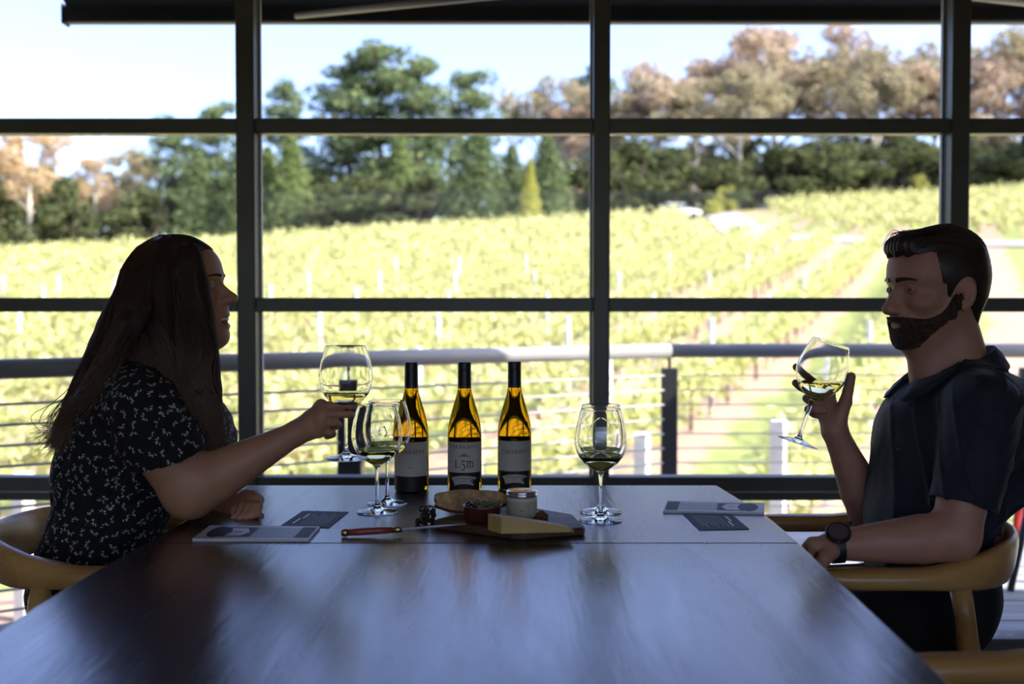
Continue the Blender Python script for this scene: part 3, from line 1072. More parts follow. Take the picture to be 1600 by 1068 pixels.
right_e = [(1120, 757.6), (1163, 783.8), (1199.4, 806), (1231.7, 832.7), (1254, 852.4), (1282, 879), (1335, 928), (1435.7, 1023), (1483, 1066)]
left_e = [(263, 827.4), (166.3, 881.3), (107.9, 915), (24.7, 965.6)]
RE = [on_z(u, v, TZ0) for u, v in right_e]
LE = [on_z(u, v, TZ0) for u, v in left_e]
def ex(pts, y):
    ys = [p.y for p in pts]; xs = [p.x for p in pts]
    o = np.argsort(ys); return float(np.interp(y, np.array(ys)[o], np.array(xs)[o]))
far_y = RE[0].y; seam_y = on_z(800, 848, TZ0).y; near_y = 0.72
LEx = [Vector((-0.635, far_y, 0))] + LE + [Vector((-0.655, 1.2, 0)), Vector((-0.60, near_y, 0))]
REx = RE + [Vector((0.465, near_y, 0))]
tb = empty('dining_table', (-0.08, 1.7, 0))
tag(tb, 'long dark wooden table with gently curved sides between the two people', 'table')
def top_panel(y0, y1, name):
    ys = np.linspace(y0, y1, 13)
    poly = [(ex(REx, y), y) for y in ys] + [(ex(LEx, y), y) for y in ys[::-1]]
    return keep(MB().prism(poly, TZ0 - 0.035, TZ0).build(name, M['table'], None, bevel=0.003), tb)
top_panel(seam_y + 0.0008, far_y, 'tabletop_panel')
top_panel(near_y, seam_y - 0.0008, 'tabletop_panel')
for lx, ly in ((-0.5, 2.5), (0.38, 2.5), (-0.5, 0.9), (0.36, 0.9)):
    keep(MB().loft([[Vector((lx + sx * w, ly + sy * w, z)) for sx, sy in ((-1, -1), (1, -1), (1, 1), (-1, 1))] for z, w in ((0, 0.022), (0.62, 0.034), (TZ0 - 0.036, 0.036))]).build('leg', M['table'], None, bevel=0.004), tb)
for y0 in (2.5, 0.9):
    keep(MB().box((-0.06, y0, TZ0 - 0.075), (0.80, 0.03, 0.07)).build('apron', M['table'], None), tb)
for x0 in (-0.5, 0.37):
    keep(MB().box((x0, 1.7, TZ0 - 0.075), (0.03, 1.53, 0.07)).build('apron', M['table'], None), tb)

# ================================================================== chairs
def rsec(c, n, up, hw, hh, e=2.6, N=18):
    """rounded section round c: half width hw along n, half height hh along up"""
    out = []
    for k in range(N):
        a = 2 * PI * k / N
        ca, sa = math.cos(a), math.sin(a)
        out.append(c + n * hw * math.copysign(abs(ca) ** (2 / e), ca) + up * hh * math.copysign(abs(sa) ** (2 / e), sa))
    return out
M['seat'] = mat('black_leather_seat', (0.02, 0.018, 0.017), 0.5, 0.1, 30, bump=0.1)
def make_chair(label):
    """local: the sitter faces +X, origin on the floor under the seat"""
    ch = empty('armchair')
    tag(ch, label, 'chair', 'matching wooden armchairs')
    Rr = 0.270
    # bow: arms forward along +X, bent round the back
    path = []
    for s in np.linspace(0, 1, 8): path.append((0.22 - 0.24 * s, -Rr + 0.012 * s * 0, 0))
    for a in np.linspace(0.12, 1, 14)[:-1]:
        an = -PI / 2 - a * PI
        path.append((-0.02 + 0.235 * math.cos(an), Rr * math.sin(an), a))
    for s in np.linspace(0, 1, 8): path.append((-0.02 + 0.24 * s, Rr, 0))
    n = len(path); secs = []
    for i, (x, y, a) in enumerate(path):
        t = Vector((path[min(i + 1, n - 1)][0] - path[max(i - 1, 0)][0], path[min(i + 1, n - 1)][1] - path[max(i - 1, 0)][1], 0)).normalized()
        nn = Vector((t.y, -t.x, 0))
        w = math.sin(PI * a) if a else 0.0            # 0 on the arms, 1 at the middle of the back
        b = max(0.0, (0.02 - x) / 0.26); b = min(1.0, b); b = b * b * (3 - 2 * b)
        e = min(1.0, (0.23 - x) / 0.10)               # towards the arm tips
        hh = 0.012 + 0.008 * e + 0.027 * b
        hw = 0.030 * (0.55 + 0.45 * e) * (1 - b) + 0.0125 * b
        z = 0.676 + 0.014 * b + 0.004 * (1 - e)
        lean = Vector((-0.16 * b, 0, 1)).normalized()
        nb = nn
        secs.append(rsec(Vector((x - 0.0 * b, y, z)), nb, lean, hw, hh))
    MB().loft(secs).build('bow_back', M['chair'], ch, smooth=True)
    for sy in (-1, 1):
        MB().tube([(-0.075, sy * 0.262, 0.655), (-0.085, sy * 0.262, 0.60), (-0.105, sy * 0.25, 0.46), (-0.15, sy * 0.238, 0.20), (-0.185, sy * 0.235, 0.0)], [0.020, 0.0185, 0.0235, 0.020, 0.013], 14).build('rear_leg', M['chair'], ch, smooth=True)
        MB().tube([(0.17, sy * 0.262, 0.660), (0.18, sy * 0.262, 0.60), (0.19, sy * 0.255, 0.46), (0.21, sy * 0.255, 0.20), (0.22, sy * 0.255, 0.0)], [0.016, 0.018, 0.0225, 0.019, 0.013], 14).build('front_leg', M['chair'], ch, smooth=True)
        MB().box((0.04, sy * 0.235, 0.405), (0.30, 0.028, 0.06), bev=0.006).build('seat_rail', M['chair'], ch)
    MB().box((0.19, 0, 0.405), (0.03, 0.46, 0.06), bev=0.006).build('seat_rail', M['chair'], ch)
    MB().box((-0.12, 0, 0.405), (0.03, 0.45, 0.06), bev=0.006).build('seat_rail', M['chair'], ch)
    sec = []
    for z, g in ((0.425, 0.98), (0.435, 1.0), (0.45, 0.97), (0.456, 0.85)):
        sec.append(rsec(Vector((0.035, 0, z)), Vector((1, 0, 0)), Vector((0, 1, 0)), 0.17 * g, 0.245 * g, 4.5, 28))
    MB().loft(sec).build('seat', M['seat'], ch, smooth=True)
    return ch
ch_w = make_chair('wooden armchair the woman sits in, its bowed back at the left edge')
ch_w.location = (-0.80, 2.33, 0)
ch_m = copy_tree(ch_w); ch_m['label'] = 'wooden armchair the man in the dark shirt sits in'
ch_m.location = (0.755, 2.32, 0); ch_m.rotation_euler = (0, 0, PI)
ch_n = copy_tree(ch_w); ch_n['label'] = 'empty wooden armchair cut by the lower right corner'
ch_n.location = (0.72, 1.275, 0); ch_n.rotation_euler = (0, 0, PI + 0.06)

# ================================================================== writing
def glyphs(text, h, w, sp=0.16, thick=0.18, thin=0.09):
    """serif capitals (and 1 . 5 m) as polygons in a plane, height h, letter width w; returns polys, total width"""
    polys = []; x0 = 0.0
    def R(ax, ay, bx, by): polys.append([(x0 + ax * w, ay * h), (x0 + bx * w, ay * h), (x0 + bx * w, by * h), (x0 + ax * w, by * h)])
    def L(ax, ay, bx, by, t):
        polys.append([(x0 + (ax - t / 2) * w, ay * h), (x0 + (ax + t / 2) * w, ay * h), (x0 + (bx + t / 2) * w, by * h), (x0 + (bx - t / 2) * w, by * h)])
    def ARC(cx, cy, rx, ry, a0, a1, t0, t1, n=12):
        for k in range(n):
            q = []
            for kk in (k, k + 1):
                f = kk / n; a = rad(a0 + (a1 - a0) * f); tt = t0 + (t1 - t0) * math.sin(f * PI)
                q.append(((cx + rx * math.cos(a)) * w + x0, (cy + ry * math.sin(a)) * h, (cx + (rx - tt) * math.cos(a)) * w + x0, (cy + (ry - tt * 0.75) * math.sin(a)) * h))
            polys.append([(q[0][0], q[0][1]), (q[1][0], q[1][1]), (q[1][2], q[1][3]), (q[0][2], q[0][3])])
    for c in text:
        adv = 1.0
        if c == 'T':
            R(0.41, 0, 0.59, 1); R(0.05, 0.90, 0.95, 1); R(0.3, 0, 0.7, 0.06); R(0.05, 0.76, 0.11, 1); R(0.89, 0.76, 0.95, 1)
        elif c == 'A':
            L(0.12, 0, 0.5, 1, thin); L(0.86, 0, 0.5, 1, thick); R(0.27, 0.3, 0.72, 0.36); R(0, 0, 0.26, 0.06); R(0.7, 0, 1.0, 0.06)
        elif c == 'P':
            R(0.14, 0, 0.32, 1); R(0.04, 0, 0.44, 0.06); R(0.04, 0.94, 0.4, 1); ARC(0.42, 0.72, 0.40, 0.28, -90, 90, 0.06, 0.15); R(0.28, 0.44, 0.44, 0.49)
            adv = 0.9
        elif c == 'N':
            R(0.12, 0, 0.19, 1); R(0.81, 0, 0.88, 1); L(0.84, 0, 0.17, 1, thick * 1.1); R(0, 0, 0.32, 0.06); R(0, 0.94, 0.22, 1); R(0.68, 0.94, 1.0, 1)
        elif c == '1':
            R(0.30, 0, 0.52, 0.62); R(0.12, 0, 0.70, 0.06); R(0.14, 0.56, 0.32, 0.62); adv = 0.75
        elif c == '.':
            R(0.05, 0, 0.25, 0.11); adv = 0.36
        elif c == '5':
            R(0.22, 0.56, 0.80, 0.66); R(0.16, 0.24, 0.24, 0.66); ARC(0.40, 0.06, 0.38, 0.30, 125, -110, 0.06, 0.17, 16); R(0.12, -0.26, 0.32, -0.16); adv = 0.92
        elif c == 'm':
            for sx in (0.08, 0.56, 1.04): R(sx, 0, sx + 0.17, 0.52); R(sx - 0.07, 0, sx + 0.24, 0.06)
            R(0.0, 0.55, 0.2, 0.62); R(0.08, 0.4, 0.25, 0.62)
            ARC(0.46, 0.44, 0.27, 0.18, 170, 0, 0.06, 0.12, 8); ARC(0.94, 0.44, 0.27, 0.18, 170, 0, 0.06, 0.12, 8); adv = 1.42
        x0 += (adv + sp) * w
    return polys, x0 - sp * w
def font_polys(text, size):
    cu = bpy.data.curves.new('t', 'FONT'); cu.body = text; cu.size = size; cu.align_x = 'CENTER'
    o = bpy.data.objects.new('t', cu); C.objects.link(o)
    me = bpy.data.meshes.new_from_object(o)
    polys = [[(me.vertices[i].co.x, me.vertices[i].co.y) for i in p.vertices] for p in me.polygons]
    bpy.data.objects.remove(o); bpy.data.curves.remove(cu); bpy.data.meshes.remove(me)
    return polys
def centred(pl):
    polys, w = pl
    return [[(x - w / 2, y) for x, y in p] for p in polys]
def shift(polys, dx, dy): return [[(x + dx, y + dy) for x, y in p] for p in polys]
def bars(x0, x1, y, h): return [[(x0, y), (x1, y), (x1, y + h), (x0, y + h)]]

# ================================================================== wine bottles
M['bottle'] = glass_mat('dead_leaf_green_glass', (0.80, 0.58, 0.09), 1.36)
M['capsule'] = mat('black_screw_cap', (0.014, 0.014, 0.017), 0.38)
M['label'] = mat('cream_label_paper', (0.62, 0.57, 0.48), 0.8, 0.04, 40)
M['ink'] = mat('dark_ink', (0.03, 0.03, 0.035), 0.7)
M['greyink'] = mat('grey_ink', (0.22, 0.22, 0.22), 0.7)
M['blacksheet'] = mat('black_darkening_sheet', (0.012, 0.012, 0.013), 0.55)  # black sheets that darken the lower part of the bottles
BP = [(0.0, 0.0), (0.034, 0.0), (0.0385, 0.003), (0.0397, 0.009), (0.0397, 0.120), (0.0394, 0.132), (0.0378, 0.150), (0.0340, 0.170), (0.0285, 0.190), (0.0225, 0.210), (0.0178, 0.226), (0.0155, 0.238), (0.0148, 0.250), (0.0148, 0.290), (0.0, 0.290)]
def bend(polys, rr, z0, ang0=-PI / 2):
    """flat (x, y) -> round a cylinder of radius rr, facing ang0"""
    V = []; Fc = []
    for p in polys:
        b = len(V)
        for x, y in p:
            a = ang0 + x / rr
            V.append((rr * math.cos(a), rr * math.sin(a), z0 + y))
        Fc.append(tuple(range(b, b + len(p))))
    return V, Fc
def wrap(w, z0, z1, rr, ang0=-PI / 2, n=28, shape=None):
    V = []; Fc = []
    for k in range(n + 1):
        x = -w / 2 + w * k / n
        lo, hi = (z0, z1) if shape is None else shape(2 * x / w)
        a = ang0 + x / rr
        V += [(rr * math.cos(a), rr * math.sin(a), lo), (rr * math.cos(a), rr * math.sin(a), hi)]
    for k in range(n): Fc.append((2 * k, 2 * k + 2, 2 * k + 3, 2 * k + 1))
    return V, Fc
def flat_part(VF, name, m, par):
    me = bpy.data.meshes.new(name); me.from_pydata(VF[0], [], VF[1]); me.update()
    return link(name, me, m, par)
def bottle(u, vb, Y, label, lab, rz):
    q = on_z(u, vb, TZ0)
    b = empty('wine_bottle', (q.x, q.y + 0.038, TZ0), rz)
    tag(b, label, 'bottle', 'three wine bottles in a row')
    MB().lathe(BP, 48).build('glass_body', M['bottle'], b, smooth=True)
    cap = MB().lathe([(0, 0.2995), (0.0145, 0.2995), (0.0155, 0.2975), (0.0155, 0.283), (0.0150, 0.2822), (0.0155, 0.2814), (0.0158, 0.239), (0.0150, 0.239), (0.0150, 0.298), (0.0, 0.298)], 32).build('screw_cap', M['capsule'], b, smooth=False)
    t = bend(centred(glyphs('TAPANAPPA', 0.003, 0.0023)), 0.01595, 0.2425)
    flat_part(t, 'cap_lettering', M['greyink'], cap)
    R1 = 0.0400; R2 = 0.0402
    hi = 0.117; lo = 0.047 if lab != 'plain' else 0.038
    front = flat_part(wrap(0.104, lo, hi, R1), 'front_label', M['label'], b)
    flat_part(wrap(0.100, lo - 0.030, hi + 0.004, R1, PI / 2), 'back_label', M['blacksheet'], b)  # unseen black back label, added so the lower bottle looks dark
    polys = []; gp = []
    if lab == 'plain':
        polys += shift(centred(glyphs('TAPANAPPA', 0.0088, 0.0072)), 0.004, 0.090)
        gp += bars(-0.012, 0.016, 0.1015, 0.0022)
        for k, (a, b_) in enumerate(((-0.022, 0.024), (-0.018, 0.026), (0.0, 0.024))): gp += bars(a, b_, 0.083 - k * 0.0044, 0.0016)
        gp += bars(0.002, 0.010, 0.058, 0.0022)
    elif lab == 'one':
        polys += shift(centred(glyphs('TAPANAPPA', 0.0088, 0.0074)), 0, 0.102)
        polys += shift(centred(glyphs('1.5m', 0.0255, 0.0130, 0.12)), 0, 0.0585)
        gp += bars(-0.024, 0.024, 0.0985, 0.0006) + bars(-0.012, 0.016, 0.0785, 0.0008)
        for k in range(7):        # little drawn hill
            x = -0.012 + k * 0.004
            gp += [[(x - 0.004, 0.084), (x + 0.003, 0.084), (x + 0.0025, 0.0855 + 0.008 * math.exp(-((k - 3) / 1.9) ** 2)), (x, 0.0848 + 0.007 * math.exp(-((k - 3) / 1.9) ** 2))]]
    else:
        polys += shift(centred(glyphs('TAPANAPPA', 0.0088, 0.0072)), 0.002, 0.088)
        gp += bars(-0.010, 0.018, 0.109, 0.0009) + bars(-0.008, 0.012, 0.0845, 0.0007)
        gp += bars(-0.005, 0.013, 0.0745, 0.0026)
        for k, (a, b_) in enumerate(((-0.016, 0.024), (-0.002, 0.022))): gp += bars(a, b_, 0.0695 - k * 0.0044, 0.0016)
    flat_part(bend(polys, R2, 0), 'lettering', M['ink'], front)['kind'] = 'stuff'
    flat_part(bend(gp, R2, 0), 'small_print', M['greyink'], front)['kind'] = 'stuff'
    if lab != 'plain':
        fan = []
        for k in range(16):
            a, b_ = -1 + k / 8, -1 + (k + 1) / 8
            fan.append([(a * 0.0225, 0.0165 + 0.0045 * (1 - a * a)), (b_ * 0.0225, 0.0165 + 0.0045 * (1 - b_ * b_)), (b_ * 0.0320, 0.0345 + 0.0055 * (1 - b_ * b_)), (a * 0.0320, 0.0345 + 0.0055 * (1 - a * a))])
        g = flat_part(bend(fan, R1 + 0.0001, 0), 'variety_label', M['label'], b)
        flat_part(bend(shift(font_polys('CHARDONNAY', 0.0062), 0, 0.0315) + shift(font_polys('2017', 0.0046), 0, 0.0262), R2 + 0.0001, 0), 'lettering', M['ink'], g)['kind'] = 'stuff'
    flat_part(wrap(0.085, 0.003, lo - 0.0005, R1 - 0.0001), 'base_dark_reflection', M['blacksheet'], b)  # black sheet painting in the dark reflection below the front label
    return b
bottle(641, 770, 2.57, 'white wine bottle with plain cream label, leftmost of the three, partly behind glasses', 'plain', -0.12)
bottle(725, 770, 2.57, 'white wine bottle labelled 1.5m, middle of the three', 'one', 0.0)
bottle(804, 767.5, 2.58, 'white wine bottle standing behind the jar, rightmost of the three', 'tiers', 0.02)

# ================================================================== wine glasses
M['glass'] = glass_mat('clear_crystal', (0.995, 1, 0.995), 1.45)
M['wine'] = glass_mat('white_wine', (0.99, 0.94, 0.68), 1.33)
GH = 0.224
outer = [(0.0, 0.0), (0.040, 0.0), (0.0433, 0.0008), (0.0435, 0.0018), (0.040, 0.0032), (0.028, 0.0055), (0.014, 0.0085), (0.0072, 0.0125), (0.0048, 0.018), (0.0040, 0.030), (0.0037, 0.055), (0.0039, 0.080), (0.0048, 0.092), (0.0085, 0.0985), (0.0210, 0.1060), (0.0345, 0.1160), (0.0450, 0.1300), (0.0512, 0.1450), (0.0530, 0.1590), (0.0520, 0.1740), (0.0486, 0.1920), (0.0437, 0.2100), (0.0403, 0.2200), (0.0392, GH - 0.0008), (0.03900, GH - 0.0002), (0.0387, GH)]
inner = [(0.0384, GH - 0.0002), (0.03832, GH - 0.0008), (0.0394, 0.2200), (0.0428, 0.2100), (0.0478, 0.1920), (0.0511, 0.1740), (0.0521, 0.1590), (0.0503, 0.1450), (0.0441, 0.1305), (0.0335, 0.1170), (0.0200, 0.1075), (0.0080, 0.1030), (0.0, 0.1015)]
gmesh = MB().lathe(outer + inner, 56).mesh('bowl_and_stem'); gmesh.materials.append(M['glass'])
bmw = bmesh.new(); bmw.from_mesh(gmesh); bmesh.ops.remove_doubles(bmw, verts=bmw.verts, dist=1e-6); bmesh.ops.recalc_face_normals(bmw, faces=bmw.faces); bmw.to_mesh(gmesh); bmw.free()
gmesh.polygons.foreach_set('use_smooth', [True] * len(gmesh.polygons))
def wine_mesh(level, tilt):
    """wine filling the tilted bowl up to a level surface"""
    prof = sorted([(z, r + 0.00025) for r, z in inner], key=lambda t: t[0])
    zs = np.array([z for z, r in prof]) - 0.0002; rs = np.array([r for z, r in prof])
    bm = bmesh.new()
    seg = 48; rings = []
    zz = np.concatenate([np.linspace(zs[0], 0.108, 5), np.linspace(0.112, 0.19, 22)])
    for z in zz:
        r = max(0.0004, float(np.interp(z, zs, rs)))
        rings.append([bm.verts.new((r * math.cos(2 * PI * k / seg), r * math.sin(2 * PI * k / seg), z)) for k in range(seg)])
    for a, b in zip(rings[:-1], rings[1:]):
        for k in range(seg): bm.faces.new((a[k], a[(k + 1) % seg], b[(k + 1) % seg], b[k]))
    bm.faces.new(rings[0][::-1]); bm.faces.new(rings[-1])
    nrm = Vector((-math.sin(tilt), 0, math.cos(tilt)))     # world up seen from the glass
    res = bmesh.ops.bisect_plane(bm, geom=bm.verts[:] + bm.edges[:] + bm.faces[:], plane_co=(0, 0, level), plane_no=nrm, clear_outer=True)
    ed = [e for e in res['geom_cut'] if isinstance(e, bmesh.types.BMEdge)]
    bmesh.ops.contextual_create(bm, geom=ed)
    bmesh.ops.recalc_face_normals(bm, faces=bm.faces)
    me = bpy.data.meshes.new('wine'); bm.to_mesh(me); bm.free()
    me.materials.append(M['wine'])
    for p in me.polygons: p.use_smooth = len(p.vertices) <= 4
    return me
wine0 = wine_mesh(0.1310, 0.0)
def wine_glass(loc, label, tilt=0.0, wm=wine0):
    g = empty('wine_glass', loc)
    g.rotation_euler = (0, tilt, 0)
    tag(g, label, 'wine glass', 'large wine glasses')
    link('bowl_and_stem', gmesh, None, g); link('wine', wm, None, g)
    return g
def table_glass(u, v, label):
    q = on_z(u, v, TZ0); wine_glass((q.x, q.y, TZ0 + 0.0002), label)
table_glass(589.5, 800, 'wine glass with white wine on the table, front of the left pair')
table_glass(605, 786.5, 'wine glass with white wine on the table, rear of the left pair')
table_glass(938.5, 813, 'wine glass with white wine on the table, front of the right pair')
table_glass(938.5, 800, 'wine glass on the table hidden behind its twin, rear of the right pair')
WG = P(541, 717, 2.20)
wine_glass(WG, 'wine glass with white wine held up by the woman')
MG = P(1246, 692, 2.36); MTILT = rad(18)
wine_glass(MG, 'tilted wine glass held up by the man', MTILT, wine_mesh(0.137, MTILT))

# ================================================================== brochures and cards
M['paper'] = mat('pale_cover_paper', (0.60, 0.62, 0.64), 0.4)
M['slate'] = mat('slate_grey_print', (0.02, 0.023, 0.03), 0.55, spec=0.2)
M['midgrey'] = mat('grey_print', (0.17, 0.19, 0.22), 0.4)
M['silver'] = mat('silver_print', (0.5, 0.5, 0.5), 0.4)
M['card'] = mat('dark_card', (0.012, 0.015, 0.02), 0.6, spec=0.2)
def sheet(corners, z0, th, name, m, label, cat, group):
    """corners as photo pixels in order: far-left, far-right, near-right, near-left (on the table)"""
    pts = [on_z(u, v, z0 + th) for u, v in corners]
    c = sum(pts, Vector()) / 4
    e = empty(name, (c.x, c.y, z0)); tag(e, label, cat, group)
    pg = MB().prism([(p.x - c.x, p.y - c.y) for p in pts], 0.0003, th).build('cover' if cat == 'brochure' else 'card_sheet', m, e)
    def at(s, t, dz=0.0004):     # s left-right, t near-far
        p = pts[3].lerp(pts[2], s).lerp(pts[0].lerp(pts[1], s), t)
        return (p.x - c.x, p.y - c.y, th + dz)
    return e, pg, at
def printed(e, at, quads, name, m, dz=0.0003):
    V = []; Fc = []
    for q in quads:
        b = len(V); V += [at(s, t, dz) for s, t in q]; Fc.append(tuple(range(b, b + len(q))))
    return flat_part((V, Fc), name, m, e)
def rect(s0, t0, s1, t1): return [(s0, t0), (s1, t0), (s1, t1), (s0, t1)]
def oval(cs, ct, rs, rt, n=24): return [(cs + rs * math.cos(2 * PI * k / n), ct + rt * math.sin(2 * PI * k / n)) for k in range(n)]
def brochure(corners, flip, label):
    e, pg, at = sheet(corners, TZ0, 0.005, 'brochure', M['paper'], label, 'brochure', 'pale brochures on the table')
    A = (lambda s, t, dz=0.0004: at(1 - s, 1 - t, dz)) if flip else at
    printed(pg, A, [rect(0.10, 0.14, 0.47, 0.86)], 'dark_panel', M['slate'], 0.0002)
    printed(pg, A, [oval(0.15, 0.5, 0.085, 0.40)], 'round_print', M['slate'], 0.0003)
    printed(pg, A, [[(0.24, 0.2), (0.38, 0.22), (0.43, 0.5), (0.38, 0.78), (0.24, 0.8), (0.275, 0.5)]], 'white_print', M['paper'], 0.0004)
    printed(pg, A, [rect(0.47, 0.14, 0.86, 0.86)], 'text_panel', M['midgrey'], 0.0002)
    printed(pg, A, [rect(0.50, 0.22 + k * 0.1, 0.83 - 0.05 * (k % 3), 0.25 + k * 0.1) for k in range(6)], 'text_lines', M['silver'], 0.0004)
    printed(pg, A, [rect(0.86, 0.10, 0.985, 0.92)], 'end_panel', M['slate'], 0.0002)
    printed(pg, A, [rect(0.29, 0.47, 0.36, 0.53)], 'small_lettering', M['slate'], 0.0006)
brochure([(328, 820), (500, 822), (482, 842), (300.6, 841)], False, 'pale printed brochure lying in front of the woman')
brochure([(1042, 781.5), (1195, 785), (1194, 800.5), (1036, 797.5)], True, 'pale printed brochure lying before the man')
def tasting_card(corners, flip, label):
    e, pg, at = sheet(corners, TZ0, 0.0012, 'tasting_card', M['card'], label, 'card', 'dark tasting cards on the table')
    A = (lambda s, t, dz=0.0004: at(1 - s, 1 - t, dz)) if flip else at
    printed(pg, A, [rect(0.16, 0.16, 0.20, 0.50), rect(0.22, 0.50, 0.26, 0.80)], 'title', M['silver'])
    printed(pg, A, [rect(0.34 + k * 0.07, 0.12, 0.352 + k * 0.07, 0.86 - 0.1 * (k % 3)) for k in range(8)], 'text_lines', M['midgrey'])
tasting_card([(473, 797.5), (545, 799), (514, 824), (438, 821)], False, 'dark printed card beside the brochure of the woman')
tasting_card([(1066, 801.5), (1143, 802.5), (1171, 826), (1093, 827.5)], True, 'dark printed card beside the brochure of the man')

# ================================================================== cheese board and what lies on it
M['board'] = wood_mat('dark_board_wood', (0.055, 0.025, 0.012), (0.16, 0.08, 0.04), 0.5, scale=3, axis='X', bump=0.2)
M['cheese'] = mat('hard_cheese', (0.62, 0.42, 0.13), 0.5, 0.08, 30, bump=0.08)
M['rind'] = mat('cheese_rind', (0.42, 0.26, 0.08), 0.6, 0.15, 40)
M['crumb'] = mat('bread_crumb', (0.50, 0.31, 0.15), 0.9, 0.45, 55, bump=0.8, bscale=90)
M['crust'] = mat('bread_crust', (0.20, 0.09, 0.03), 0.7, 0.4, 30, bump=0.6, bscale=50)
M['ramekin'] = mat('red_brown_glaze', (0.11, 0.028, 0.016), 0.22)
M['pickle'] = mat('pickle_skin', (0.12, 0.13, 0.03), 0.3, 0.3, 60, bump=0.5, bscale=220)
M['olive'] = mat('dark_olive_skin', (0.03, 0.022, 0.015), 0.25)
M['raisin'] = mat('raisin_skin', (0.035, 0.015, 0.012), 0.4, 0.4, 80, bump=0.9, bscale=180)
M['jarfill'] = mat('pale_spread', (0.68, 0.63, 0.52), 0.6)
M['brass'] = mat('brass', (0.45, 0.34, 0.14), 0.3, metal=1.0)
M['redhandle'] = mat('red_wood_handle', (0.30, 0.055, 0.03), 0.35, 0.2, 40, (8, 1, 1))
M['bladesteel'] = mat('polished_blade', (0.70, 0.71, 0.73), 0.3, metal=0.8)

BT = 0.0155
bc = Vector((-0.01, 2.15))
bpoly = [(-0.150, 2.146), (0.000, 2.043), (0.020, 2.036), (0.134, 2.080), (0.137, 2.088), (0.120, 2.215), (0.0, 2.33), (-0.02, 2.332), (-0.148, 2.165)]
bd = empty('cheese_board', (bc.x, bc.y, TZ0)); tag(bd, 'dark wooden cheese board in the middle of the table', 'board')
keep(MB().prism(bpoly, TZ0 + 0.0005, TZ0 + BT).build('board_slab', M['board'], None, bevel=0.003), bd)
keep(MB().box((-0.02, 2.13, TZ0 + BT + 0.0001), (0.001, 0.06, 0.0002)).build('board_crack', M['ink'], None), bd)
BZ = TZ0 + BT + 0.0004

# cheese wedge: broad end left, running to a thin end right
ce = empty('cheese_wedge', (-0.0, 2.10, BZ)); tag(ce, 'yellow cheese wedge at the front of the board', 'cheese')
def Bp(u, v, z): return on_z(u, v, z)
A0 = Bp(783, 834, BZ); A1 = Bp(893, 831.5, BZ); A2 = Bp(762, 828, BZ); A3 = Bp(886, 826.5, BZ)
hL, hR = 0.031, 0.007
wv = [A0, A1, A3 + Vector((0, 0.008, 0)), A2]
low = [Vector((p.x, p.y, BZ)) for p in wv]
hgt = [hL, hR, hR, hL]
hi_ = [p + Vector((0, 0, h)) for p, h in zip(low, hgt)]
def strips(n):
    secs = []
    for k in range(n + 1):
        t = k / n
        b = 1 - (1 - t) * 0; 
        h = hL - (hL - hR) * (t ** 1.25)
        p = low[0].lerp(low[1], t); q = low[3].lerp(low[2], t)
        secs.append([p, q, q + Vector((0, 0, h)), p + Vector((0, 0, h))])
    return secs
keep(MB().loft(strips(10)).build('paste', M['cheese'], None, bevel=0.0015), ce)
rn = (low[1] - low[0])
keep(MB().loft([[low[1] + Vector((0.0005, 0, 0)), low[2] + Vector((0.0005, 0, 0)), hi_[2] + Vector((0.0005, 0, 0)), hi_[1] + Vector((0.0005, 0, 0))],
                [low[1] + Vector((0.005, 0, 0)), low[2] + Vector((0.005, 0, 0)), hi_[2] + Vector((0.004, 0, -0.002)), hi_[1] + Vector((0.004, 0, -0.002))]]).build('rind', M['rind'], None), ce)

# jar
jq = Bp(815.5, 806, BZ)
jr = empty('jar', (jq.x, 2.185, BZ)); tag(jr, 'small glass jar of pale spread with a printed label and metal lid', 'jar')
MB().lathe([(0, 0), (0.027, 0), (0.0298, 0.003), (0.0298, 0.037), (0.028, 0.0405), (0.0, 0.0405)], 36).build('filled_glass', M['jarfill'], jr, smooth=True)
M['jarlid'] = mat('tin_lid', (0.70, 0.70, 0.70), 0.2, metal=0.9)
MB().lathe([(0.0, 0.0412), (0.0302, 0.0412), (0.0312, 0.0425), (0.0312, 0.0465), (0.0298, 0.0475), (0.0306, 0.0488), (0.0306, 0.0515), (0.029, 0.0532), (0.022, 0.0525), (0.0, 0.0518)], 40).build('lid', M['jarlid'], jr, smooth=True)
M['jarlabel'] = mat('jar_label_paper', (0.50, 0.47, 0.33), 0.7)
jl = flat_part(wrap(0.078, 0.004, 0.034, 0.0301), 'paper_label', M['jarlabel'], jr)
fr_ = []
for a, b, c_, d in ((-0.013, 0.012, 0.013, 0.0128), (-0.013, 0.0282, 0.013, 0.029), (-0.013, 0.012, -0.0122, 0.029), (0.0122, 0.012, 0.013, 0.029)):
    fr_.append([(a, b), (c_, b), (c_, d), (a, d)])
flat_part(bend(fr_ + bars(-0.009, 0.009, 0.0222, 0.0024) + bars(-0.005, 0.005, 0.0162, 0.0022), 0.0306, 0), 'label_print', M['greyink'], jl)

